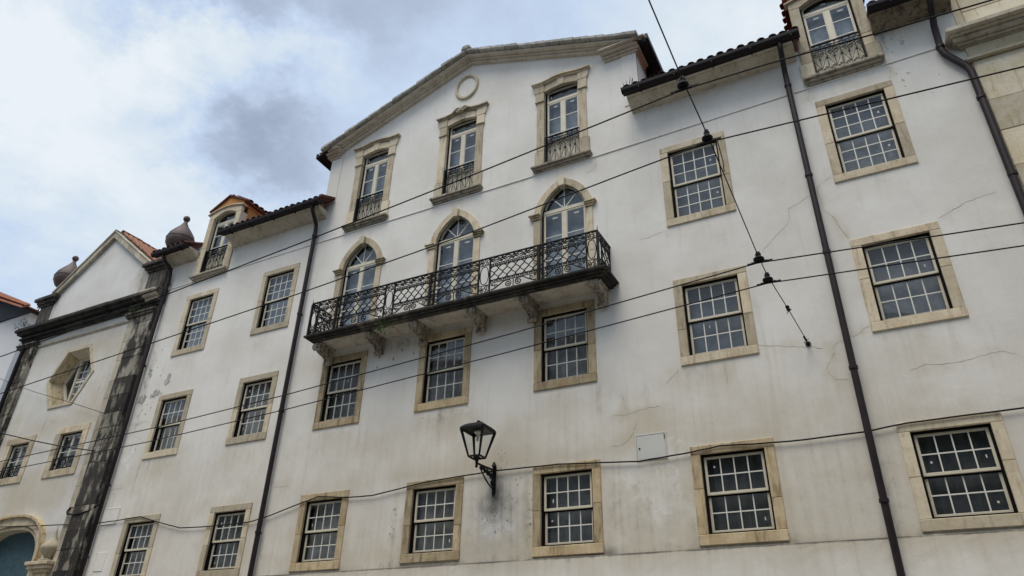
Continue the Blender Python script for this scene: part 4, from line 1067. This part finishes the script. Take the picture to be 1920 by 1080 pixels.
def cable(name, pts, r, label, group=None, mat=IRON, sub=4, sag=0.0, wob=.0, cat='cable'):
    out = []
    for i, (a, b) in enumerate(zip(pts[:-1], pts[1:])):
        for k in range(sub):
            t = k/sub; p = Vector(a)*(1-t)+Vector(b)*t; p.z -= sag*4*t*(1-t); p += Vector((0, 0, random.uniform(-wob, wob))); out.append(p)
    out.append(Vector(pts[-1]))
    o = mk(name, MB().tube(out, r, 6), mat, None, smooth=True); return tag(o, label, cat, group)
cable('facade_cable', [(x, .99 if x < -27 else -.05 if x > -18 else -.12, z) for x, z in [(-28.2,5.6),(-22.72,5.44),(-20.43,5.32),(-18.4,5.21),(-17.6,5.24),(-16.67,5.27),(-16.0,5.10),(-15.13,4.89),(-14.2,4.855),(-12.89,4.86),(-12.3,4.95),(-11.84,5.06),(-10.98,5.25),(-10.2,5.16),(-9.53,5.14),(-8.23,5.29),(-6.65,5.35),(-5.31,5.33),(-3.79,5.21),(-3.0,5.25),(-2.39,5.31),(-1.29,5.25),(-.18,5.26),(.42,5.32),(1.93,5.34),(3.0,5.38),(5,5.4)]], .013,
      'thin black cable clipped along the wall just above the ground floor windows', wob=.004)
cable('church_cable', [(-28.3,.99,9.35),(-24.35,-.15,8.40),(-22.45,-.15,7.92),(-20.72,-.15,7.51),(-19.17,-.15,7.20),(-19.0,-.02,7.15)], .016, 'black cable sloping across the church front past its small windows')
cable('church_cable', [(-28.6,.99,11.45),(-25.64,-.12,10.44),(-23.45,-.12,9.65),(-20.92,-.12,8.84),(-19.22,-.12,8.28)], .008, 'very thin wire sloping down below the hexagonal window')
cable('loose_cable', [(-19.53,-.1,5.72),(-19.56,-.14,5.62),(-19.50,-.16,5.54),(-19.2,-.16,5.50),(-18.9,-.16,5.51),(-18.6,-.14,5.56),(-18.35,-.1,5.72)], .024, 'short thick black cable loop by the blackened pilaster', sub=3)

# ---- trolley wires over the street and the span that carries them
GRP_W = 'trolley wires over the street'
WIRES = [(-6.72, 'highest trolley wire, crossing the gable windows', [(-60,6.6),(-40,5.9),(-20,5.75),(-11.65,5.93),(-9.68,6.05),(-5.62,6.36),(-3.25,6.57),(-.98,6.795),(-.18,6.77),(.96,6.70),(1.59,6.67),(8,6.35),(30,6.5)]),
         (-5.85, 'second trolley wire from the top, crossing the pointed balcony doors', [(-60,6.6),(-40,5.9),(-22,5.70),(-13.08,5.87),(-9.45,6.09),(-6.55,6.27),(-4.04,6.47),(-1.84,6.71),(-.96,6.80),(1.86,6.61),(8,6.3),(30,6.5)]),
         (-3.05, 'third trolley wire from the top, passing just under the balcony', [(-60,6.6),(-40,5.95),(-26,5.9),(-17.89,5.99),(-12.78,6.10),(-9.31,6.26),(-4.76,6.55),(-.96,6.85),(2.06,6.61),(8,6.3),(30,6.5)]),
         (-2.50, 'lowest trolley wire, crossing the first floor windows', [(-60,6.6),(-40,5.95),(-26,5.9),(-18.82,6.0),(-13.59,6.08),(-9.82,6.24),(-5.04,6.53),(-.93,6.81),(2.10,6.60),(8,6.3),(30,6.5)])]
for y, lab, pts in WIRES:
    cable('trolley_wire', [(x, y, z) for x, z in pts], .0085 if y < -5 else .0095, 'taut black '+lab, GRP_W, cat='overhead wire', sub=3)
HANG = [(-.975,-6.72,6.80,'uppermost black bell insulator clamped to the highest trolley wire'), (-.955,-5.85,6.805,'black bell insulator on the second wire, in front of a top floor window'),
        (-.945,-3.05,6.855,'upper of the two close insulators beside the lower right wing windows'), (-.93,-2.50,6.815,'lower of the two close insulators, just above the turnbuckle')]
for x, y, z, lab in HANG:
    e = empty('wire_hanger', (x, y, z), lab, 'insulator', 'insulators hanging the trolley wires from the span')
    k = 1.0 if y < -5 else 1.25
    mk('clamp', MB().box(x-.085*k, x+.085*k, y-.014, y+.014, z-.012, z+.018).box(x-.13*k, x-.05*k, y-.009, y+.009, z-.006, z+.010).box(x+.04*k, x+.14*k, y-.009, y+.009, z-.004, z+.012), IRON, e, bevel=.004)
    mk('insulator', MB().lathe([(.001,z+.014),(.035*k,z+.016),(.058*k,z+.035),(.060*k,z+.055),(.045*k,z+.075),(.028*k,z+.09),(.030*k,z+.115),(.034*k,z+.125),(.022*k,z+.14),(.024*k,z+.16),(.001,z+.165)], x, y, 12), IRON, e, smooth=True)
span = empty('span_wire', (-.72, 0, 6.88), 'steel span wire anchored in the wall and running out over the street', 'overhead wire')
P_ = [(-.72,.0,6.88),(-.73,-.25,6.885),(-.82,-1.42,6.89),(-.925,-2.50,6.93),(-.945,-3.05,6.955),(-.955,-5.85,6.93),(-.975,-6.72,6.93),(-.975,-7.8,6.90),(-1.02,-12,7.1),(-1.05,-18,7.6)]
mk('wire', MB().tube(P_, .0075, 6), IRON, span)
mk('anchor', MB().tube([(-.72,.01,6.88),(-.72,-.02,6.88)], .045, 10).tube([(-.72,-.015,6.88),(-.725,-.12,6.882)], .014, 6), IRON, span)
for y0, y1, r in ((-.15,-.32,.020), (-1.36,-1.52,.032)):
    xx = lambda y: -.72-.1*min(1, -y/1.42)
    mk('turnbuckle', MB().tube([(xx(y0),y0,6.885),(xx(y0),y0-.03,6.885),(xx((y0+y1)/2),(y0+y1)/2,6.888),(xx(y1),y1+.03,6.89),(xx(y1),y1,6.89)], [.008,r,r*.8,r,.008], 8), IRON, span)
    for s in (-1, 1): mk('wire_tail', MB().tube([(xx(y0),y0,6.885),(xx(y0)+s*.04,y0+.03,6.885+.03*s)], .006, 4), IRON, span)
mk('stay', MB().tube([(-.86,-5.85,6.81),(-.90,-5.35,6.90),(-.94,-5.1,6.945)], .006, 5), IRON, span)

# ------------------------------------------------------------------ THE CHURCH
CX = -21.95
ch = empty('church', (CX, 0, 0), 'small white church front with dark stone pilasters, steep pediment and hexagonal window', 'church')
CH_H = []
def poly_ring(inner, outer, y0, y1): return MB().strip(inner+[inner[0]], outer+[outer[0]], y0, y1)
hexp = lambda r, x=-21.85, z=9.92: [(x+r*math.cos(R(60*k)), z+r*math.sin(R(60*k))) for k in range(6)]
CH_H.append(hexp(1.08))
hx = mk('hexagonal_window', poly_ring(hexp(1.03), hexp(1.15), -.03, .05), ST3, ch)
h0, h1 = hexp(1.035), hexp(.87)
for k in range(6):
    a, b = h0[k], h0[(k+1) % 6]; c, d = h1[(k+1) % 6], h1[k]
    mk('splayed_stone', MB().add([(a[0],.051,a[1]),(b[0],.051,b[1]),(c[0],.40,c[1]),(d[0],.40,d[1]), (a[0]*1.0+(a[0]+21.85)*.15,.06,a[1]+(a[1]-9.92)*.15),(b[0]+(b[0]+21.85)*.15,.06,b[1]+(b[1]-9.92)*.15),(c[0]+(c[0]+21.85)*.4,.40,c[1]+(c[1]-9.92)*.4),(d[0]+(d[0]+21.85)*.4,.40,d[1]+(d[1]-9.92)*.4)],
        [(0,1,2,3),(7,6,5,4),(0,4,5,1),(1,5,6,2),(2,6,7,3),(3,7,4,0)]), ST2 if k != 1 else CORN, hx)
mb = poly_ring(hexp(.80), hexp(.89), .36, .42); mb.box(-22.19,-22.10,.34,.42,9.20,10.66)
mk('casement_frame', mb, CREAM, hx)
mb = MB()
for z in (9.5,9.74,9.98,10.22): mb.box(-22.10,-21.10+abs(z-9.92)*-.5,.372,.392,z-.012,z+.012)
for x in (-21.87,-21.64,-21.41): mb.box(x-.011,x+.011,.374,.39,9.30,10.52)
mb.box(-22.10,-21.06,.365,.41,9.85,9.92)
mk('glazing_bars', mb, MUNT, hx)
for lo, hi in ((0, 1), (1, 2), (2, 3), (3, 0)):
    pass
HP = hexp(.82)
mk('pane', MB().prism([(-22.14, HP[1][1]), HP[1], HP[0], HP[5], (-22.14, HP[5][1])], .386, .390), GLASS, hx)
mk('pane', MB().prism([(-22.14, HP[1][1]), HP[2], HP[3], HP[4], (-22.14, HP[5][1])], .392, .396), GLASS, hx)
curtain(hx, -22.8, -20.9, 9.0, 10.8, .6, CURT_DK, .005)
def church_window(X0, X1, Z0, Z1):
    bs = .24; a, b, c, d = X0+bs, X1-bs, Z0+.20, Z1-.20
    CH_H.append([(a-.03,c-.03),(b+.03,c-.03),(b+.03,d+.03),(a-.03,d+.03)])
    mb = MB(); ring(mb, a-.01, b+.01, c-.01, d+.01, .03, .06, .25); w = mk('window', mb, LIN, ch)
    surround(w, X0, X1, Z0, Z1, bs, .2, .2, ST, .5)
    a += .026; b -= .026; c += .02; d -= .03
    casements(w, a, b, c, d, .085, None, solid=.06, bars=(.5,), mid=.03)
    curtain(w, a-.02, b+.02, c-.02, d+.02, .24, CURT_HI, .004)
    mb = MB(); y = .0; z0, z1 = Z0+.21, Z0+.56
    mb.box(X0+bs, X1-bs, y-.012, y+.012, z1-.03, z1); mb.box(X0+bs, X1-bs, y-.01, y+.01, z0+.02, z0+.04)
    xm = (X0+X1)/2
    mb.tube([(xm+u, y, (z0+z1)/2+v) for u, v in spiral(0, 0, .14, 1.0, 0, 1, 16)], .014); mb.tube([(xm+.14*math.cos(t*.4), y, (z0+z1)/2+.14*math.sin(t*.4)) for t in range(17)], .014)
    for s in (-1, 1): mb.tube([(xm+s*.22, y, z0), (xm+s*.22, y, z1)], .011); mb.tube([(xm+s*.36+u, y, (z0+z1)/2+v) for u, v in spiral(0, 0, .08, 1.2, 0, s, 10)], .011); mb.tube([(xm+s*.455, y, z0), (xm+s*.455, y, z1)], .012)
    mk('railing', mb, IRON, w)
church_window(-23.93, -22.50, 6.70, 8.15); church_window(-21.50, -20.01, 6.70, 8.19)
# portal
PXC = -21.97
def basket(w, zs, h, n=14): return [(PXC-w*math.copysign(abs(math.cos(math.pi*i/n))**.75, math.cos(math.pi*i/n)), zs+h*math.sin(math.pi*i/n)**.8) for i in range(n+1)]
pin, pmid, pout = basket(1.36, 4.45, .87), basket(1.44, 4.45, .95), basket(1.62, 4.45, 1.20)
CH_H.append([(PXC-1.42, 0.0), (PXC+1.42, 0.0)] + [(x*1.0+(x-PXC)*.03, z+.04) for x, z in reversed(pin)])
po = mk('portal', MB().strip([(PXC-1.36,0)]+pin+[(PXC+1.36,0)], [(PXC-1.47,0)]+[(PXC+(x-PXC)*1.02,z+.02) for x,z in pmid]+[(PXC+1.47,0)], -.03, .5), ST3, ch)
mk('archivolt', MB().strip([(PXC+(x-PXC)*1.022,z+.022) for x,z in pmid], pout, -.07, .1), ST, po)
mk('archivolt_moulding', MB().strip([(PXC+(x-PXC)*1.002,z+.002) for x,z in pout], [(PXC+(x-PXC)*1.04,z+.06) for x,z in pout], -.14, .05), ST2, po)
mk('portal_door', MB().prism([(PXC-1.36,.05),(PXC+1.36,.05)]+[(x,z) for x,z in reversed(pin)], .30, .36), BLUE, po)
for s in (-1, 1):
    x = PXC+s*2.06
    mb = MB().box(x-.30,x+.30,-.16,.05,.3,4.10); mb.box(x-.36,x+.36,-.22,.05,4.10,4.18); mb.box(x-.42,x+.42,-.28,.05,4.182,4.27); mb.box(x-.47,x+.47,-.33,.05,4.272,4.36)
    mk('portal_pilaster', mb, ST, po, bevel=.012)
    mk('urn', MB().lathe([(.14,4.36),(.10,4.45),(.20,4.58),(.27,4.68),(.24,4.77),(.13,4.86),(.06,4.98),(.03,5.12),(.004,5.26)], x+.1*s, -.10, 16).box(x+.1*s-.16,x+.1*s+.16,-.26,.04,4.362,4.42), ST3, po, smooth=True)
def church_wall():
    outer = [(-25.1,0),(-18.38,0),(-18.38,12.2),(-19.45,12.2),(-19.45,13.32),(CX,15.18),(-24.45,13.32),(-24.45,12.2),(-25.1,12.2)]
    vs, es = [], []
    def inside(p, poly):
        c = False; n = len(poly)
        for i in range(n):
            (x1,z1),(x2,z2) = poly[i], poly[(i+1)%n]
            if (z1 > p[1]) != (z2 > p[1]) and p[0] < (x2-x1)*(p[1]-z1)/(z2-z1)+x1: c = not c
        return c
    for lp in [outer]+CH_H:
        o = len(vs); n = len(lp); vs += [Vector(p) for p in lp]; es += [(o+i, o+(i+1)%n) for i in range(n)]
    z = 3.5
    while z < 15:
        x = -25
        while x < -18.4:
            if inside((x,z), outer) and not any(inside((x,z), h) for h in CH_H): vs.append(Vector((x+random.uniform(-.03,.03), z)))
            x += .25
        z += .25
    rv, re, rf, *_ = delaunay_2d_cdt(vs, es, [], 0, 1e-5)
    fs = []
    for f in rf:
        c = (sum(rv[i][0] for i in f)/len(f), sum(rv[i][1] for i in f)/len(f))
        if inside(c, outer) and not any(inside(c, h) for h in CH_H): fs.append(tuple(f))
    o = mk('wall', MB().add([(p[0],.002,p[1]) for p in rv], fs), PL2, ch); me = o.data
    if me.polygons[0].normal.y > 0: me.flip_normals()
    sp = {'grime_and_shade': [(-21.9,11.5,2.6,.25,.34),(-19.75,8,.26,4,.42),(-24.1,9,.15,3,.34),(-19.9,13.2,.4,.5,.40),(-22.0,8.4,1.2,.35,.32),(-24.2,12.6,.2,.5,.34),(-20.7,6.4,.6,.3,.3),(-19.6,12.6,.3,.3,.42),(-20.3,9.2,.5,.6,.24),(-23.2,6.3,.5,.4,.28),(-22,12.25,2.4,.12,.4)],
          'damp_and_shade': [(-21.9,11.0,2.5,.7,.4),(-22,6.3,2,.9,.5),(-20.2,9,.9,2,.4),(-22,8.3,1.6,.6,.42),(-19.8,12.9,.6,.6,.36),(-23.9,8,.4,2.5,.3)], 'touchup': []}
    for k, lst in sp.items():
        at = me.attributes.new(k, 'FLOAT', 'POINT')
        at.data.foreach_set('value', [sum(a*math.exp(-(((v.co.x-x)/sx)**2+((v.co.z-z)/sz)**2)) for x, z, sx, sz, a in lst) for v in me.vertices])
church_wall()
# pilasters, block by block
def pilaster(xa, xb, y0, black, split):
    p = mk('pilaster', MB().box(xa+.03, xb-.03, y0+.03, .03, 0, 11.6), PILB, ch)
    z = 11.58; k = 0
    while z > 2.9:
        h = random.uniform(.42, .66); z0 = max(2.9, z-h)
        xs = [xa, xa+(xb-xa)*split, xb] if split else [xa, xb]
        for i in range(len(xs)-1):
            m = CHC if (black and i == 0) else PIL
            if black and i == len(xs)-2: m = PILB if any(lo < (z+z0)/2 < hi for lo, hi in black) else PIL
            e = random.uniform(-.012, .012)
            mk('stone_block', MB().box(xs[i]+.001, xs[i+1]-.001, y0+e*.6-(.05 if (split and i == 1) else 0), .028, z0+.0012, z-.0012), m, p, bevel=.007)
        z = z0; k += 1
    return p
pilaster(-19.62, -18.48, -.10, [(8.5,9.3),(5.7,6.6),(2.9,4.1)], .26)
pl = pilaster(-25.12, -24.28, -.10, [], .5)
mk('downpipe', MB().tube([(-24.76,-.20,11.5),(-24.74,-.20,3)], .06, 8), IRON, ch)
# string course, big entablature cornice
mk('string_course', MB().box(-24.26,-19.64,-.045,.05,11.36,11.43).box(-24.26,-19.64,-.022,.05,11.32,11.358), CORN, ch, bevel=.01)
for a, b in ((-25.2,-24.2), (-19.7,-18.42)): mk('string_course', MB().box(a,b,-.24,.05,11.44,11.51).box(a+.03,b-.03,-.20,.05,11.36,11.438), DARKST, ch, bevel=.01)
nb = 6
for i in range(nb):
    a, b = -25.22+(6.92)*i/nb, -25.22+6.92*(i+1)/nb
    mb = MB(); l = .16 if i == 0 else 0; r = .02 if i == nb-1 else 0
    for p, z0, z1 in ((.10,11.66,11.73),(.20,11.732,11.80),(.15,11.802,11.88),(.30,11.882,11.95),(.40,11.952,12.06),(.34,12.062,12.13)):
        mb.box(a+.003-l*p*2, b-.003+r, -p+random.uniform(-.008,.008), .06, z0, z1)
    mk('cornice_stone', mb, MOSS if i in (0,1,2,3,4) else DARKST, ch, bevel=.016)
mk('cornice_stone', MB().box(-18.98,-18.30,-.46,.05,11.965,12.05).box(-18.95,-18.33,-.36,.05,11.86,11.963).box(-18.9,-18.36,-.26,.05,11.76,11.858), CORN, ch, bevel=.02)
for xa, xb in ((-25.05,-24.32), (-19.48,-18.62)):
    pd = mk('pedestal', MB().box(xa, xb, -.02, .75, 12.132, 13.02), DARKST, ch, bevel=.02)
    mb = MB()
    for p, z0, z1 in ((.05,13.022,13.10),(.12,13.102,13.20),(.20,13.202,13.33),(.14,13.332,13.40)): mb.box(xa-p, xb+p, -.02-p, .75+p, z0, z1)
    mk('pedestal_cap', mb, DARKST, pd, bevel=.02)
# raking coping of the pediment, roof behind
CA, CE, CW = 15.22, 13.30, 2.52
for s in (-1, 1):
    n = 5
    for i in range(n):
        a, b = CW*i/n+(0 if i == 0 else .004), CW*(i+1)/n-.004
        f = lambda u: CA-(CA-CE)*u/CW
        mb = MB().prism([(CX+s*a,f(a)-.18),(CX+s*b,f(b)-.18),(CX+s*b,f(b)+.06),(CX+s*a,f(a)+.06)], -.12, .3)
        mb.prism([(CX+s*a,f(a)+.062),(CX+s*b,f(b)+.062),(CX+s*b,f(b)+(.17 if s < 0 else .09)),(CX+s*a,f(a)+(.17 if s < 0 else .09))], -.15, .26)
        mk('coping_stone', mb, CHC, ch, bevel=.015)
rf = MB()
for s in (-1, 1):
    a = Vector((CX,.27,CA+.09)); b = Vector((CX+s*(CW+.05),.27,CE+.05)); t = Vector((0,0,.05)); yv = Vector((0,2.6,0))
    rf.hexa([a,b,b+t,a+t],[a+yv,b+yv,b+t+yv,a+t+yv])
cr = mk('roof', rf, TILEB, ch)
lay(cr, TILEB_ME, (CX+CW+.05, .16, CE+.09), (0,1,0), (-(CW),0,CA-CE), 13, 9, .205, .345)
lay(cr, TILEB_ME, (CX, .1, CA+.17), (1,0,0), (0,1,0), 1, 6, .2, .36)
FIN = [(.30,13.42),(.30,13.55),(.17,13.62),(.15,13.78),(.20,13.88),(.34,13.99),(.43,14.16),(.445,14.32),(.39,14.50),(.27,14.68),(.15,14.84),(.075,14.98),(.05,15.08)]
for x, mat in ((-24.72, COPPER), (-18.92, COPPER)):
    z_ = .0
    f = mk('finial', MB().lathe([(r, z) for r, z in FIN], x, .32, 24), mat, ch, smooth=True)
    mk('finial_ball', MB().lathe([(.11*math.sin(math.pi*k/10)+.001, 15.17-.11*math.cos(math.pi*k/10)) for k in range(11)], x, .32, 16), mat, f, smooth=True)
    mk('finial_seam', MB().tube([(x+.445*math.cos(t*math.pi/12), .32+.445*math.sin(t*math.pi/12), 14.32) for t in range(24)], .008, 4, closed=True), IRON, f)

# ------------------------------------------------------------------ house beyond the church
hs = empty('neighbour_house', (-31, 1, 0), 'plain white house gable with orange tiled verge at the far left edge', 'house')
mk('wall', MB().box(-36, -27.75, 1.0, 9, 0, 13.93), PLO, hs)
rid = -32.6
mk('eave_shade_sheet', MB().prism([(-36,13.93),(-27.55,13.93),(rid,13.93+.44*5.05)], .93, .99), paint('eave_shade_navy', (.022,.026,.035), .7, .2), hs)  # dark sheet under the verge, painted in for soffit and gutter shade
rf = MB()
for s in (-1, 1):
    a = Vector((rid,.70,16.22)); b = Vector((rid+s*5.22,.70,16.22-.44*5.22)); t = Vector((0,0,.05)); yv = Vector((0,8.6,0)); rf.hexa([a,b,b+t,a+t],[a+yv,b+yv,b+t+yv,a+t+yv])
hr_ = mk('roof', rf, TILEH, hs)
vg = Vector((-1,0,.44)).normalized()
st = MB().hexa([(-27.42,.46,13.82),(-32.55,.30,15.86),(-32.55,.30,15.92),(-27.42,.46,13.88)], [(-27.42,.74,14.02),(-32.55,.74,16.28),(-32.55,.74,16.34),(-27.42,.74,14.08)])
mk('verge_slope', st, TILEH, hr_)
for j in range(25):
    k = .55+.5*j/25
    p = Vector((-27.45,.50,13.92)) + vg*(.205*j) + Vector((0,-.008*j,-.006*j))
    inst('roof_tile', TILEH_ME, hr_, p, rot=(R(36), R(-2), R(random.uniform(-3,3))), scale=(1, k, 1))
fk = MB().tube([(-26.95,.9,14.2),(-27.02,.88,13.9),(-27.15,.9,13.7)], .018, 5).tube([(-27.02+u,.86,13.8+v) for u, v in spiral(-.12,-.05,.12,1.4,0,1,12)], .013, 5).tube([(-27.0+u,.86,14.0+v) for u, v in spiral(-.1,-.03,.07,1.2,0,-1,10)], .012, 5)
mk('roof_hook', fk, IRON, hs)

# ------------------------------------------------------------------ stone building on the right
sb = empty('stone_building', (3.1, 0, 0), 'yellowish ashlar corner of the neighbouring building with heavy moulded cornice', 'building')
bx = 9.0
z = 11.78
row = 0
while z > 2.4:
    h = random.uniform(.62, .85) if row else .95
    x = 2.935
    while x < bx:
        w = random.uniform(.8, 1.2) if (row+1) % 2 or x > 2.94 else .62
        w = min(w, bx-x)
        mk('stone_block', MB().box(x+.0015, x+w-.0015, -.045+random.uniform(-.004,.004), .3, z-h+.0015, z-.0015), BLOCK, sb, bevel=.008); x += w
        if x > 6: w = bx-x
    z -= h; row += 1
mk('wall', MB().box(2.95, bx, -.02, .4, 0, 14.5), BLOCK, sb)
for i in range(4):
    a, b = 2.86+i*1.5, 2.86+(i+1)*1.5
    mk('architrave', MB().box(a+(0 if i else -.02), b-.003, -.13, .3, 11.785, 11.84).box(a+(.03 if not i else 0), b-.003, -.09, .3, 11.842, 11.865), BLOCK, sb, bevel=.008)
    mk('frieze_stone', MB().box(a+(.06 if not i else 0), b-.003, -.055, .3, 11.868, 12.13), BLOCK, sb, bevel=.006)
    mb = MB()
    for p, z0, z1 in ((.09,12.132,12.16),(.16,12.162,12.20),(.25,12.202,12.275),(.33,12.277,12.30),(.42,12.302,12.40)): mb.box(a-(p*.55-.02 if not i else 0), b-.003, -p, .3, z0, z1)
    mk('cornice_stone', mb, CORN, sb, bevel=.012)
    mk('attic_stone', MB().box(a+(.22 if not i else 0), b-.003, -.05, .3, 12.402, 13.0), BLOCK, sb, bevel=.008)
    mk('attic_stone', MB().box(a+(.22 if not i else 0)-.0, b-.003, -.056, .3, 13.003, 14.2), BLOCK, sb, bevel=.008)

# ------------------------------------------------------------------ plants
def tuft(loc, n, size, droop, label):
    loc = Vector(loc); w = empty('weed', loc, label, 'plant'); mb = MB(); st = MB()
    for k in range(n):
        d = Vector((random.gauss(0,1), random.gauss(-.3,.8), random.gauss(.2,1)-droop)).normalized(); p = loc + d*random.uniform(.02, size)
        a = d.cross(Vector((random.random(),random.random(),random.random()))).normalized()*random.uniform(.010,.022); l = d*random.uniform(.03,.07)+Vector((0,0,-.02*droop))
        mb.add([p, p+l*.5+a, p+l, p+l*.5-a], [(0,1,2,3)])
    mk('leaves', mb, LEAF, w)['kind'] = 'stuff'
    for k in range(7):
        d = Vector((random.gauss(0,1), random.gauss(-.3,.8), random.gauss(.2,1)-droop)).normalized()
        mk('stem', MB().tube([loc, loc+d*size*.5+Vector((0,0,.01)), loc+d*size*.9+Vector((0,0,-.04*droop))], [.006,.004,.002], 4), LEAF, w)
tuft((-9.18,-.70,8.72), 170, .26, .5, 'green tuft growing from the broken edge of the balcony slab')
tuft((-19.25,-.22,11.55), 120, .20, .2, 'leafy weed on the ledge of the blackened church pilaster')
tuft((-25.1,-.32,12.22), 110, .22, -.5, 'grassy weed sprouting on the left end of the church cornice')
w = empty('weed', (-3.3,-.5,13.5), 'dry twigs standing in the gutter beside the gable', 'plant')
for k in range(5):
    x = -3.40+k*.05; t = random.uniform(-.06,.06)
    mk('stalk', MB().tube([(x,-.5,13.47),(x+t*.5,-.5,13.62+.03*k),(x+t,-.5,13.72+.05*(k%3))], [.006,.009,.003], 4), TWIG, w)
w = empty('twig', (-25.3,-.3,12.15), 'bare twig poking out from the left tip of the church cornice', 'plant')
mk('stalk', MB().tube([(-25.3,-.3,12.15),(-25.55,-.32,12.28),(-25.75,-.34,12.5)], [.012,.01,.003], 4), TWIG, w)
mk('stalk', MB().tube([(-25.5,-.32,12.25),(-25.6,-.3,12.2),(-25.72,-.3,12.3)], [.01,.008,.003], 4), TWIG, w)
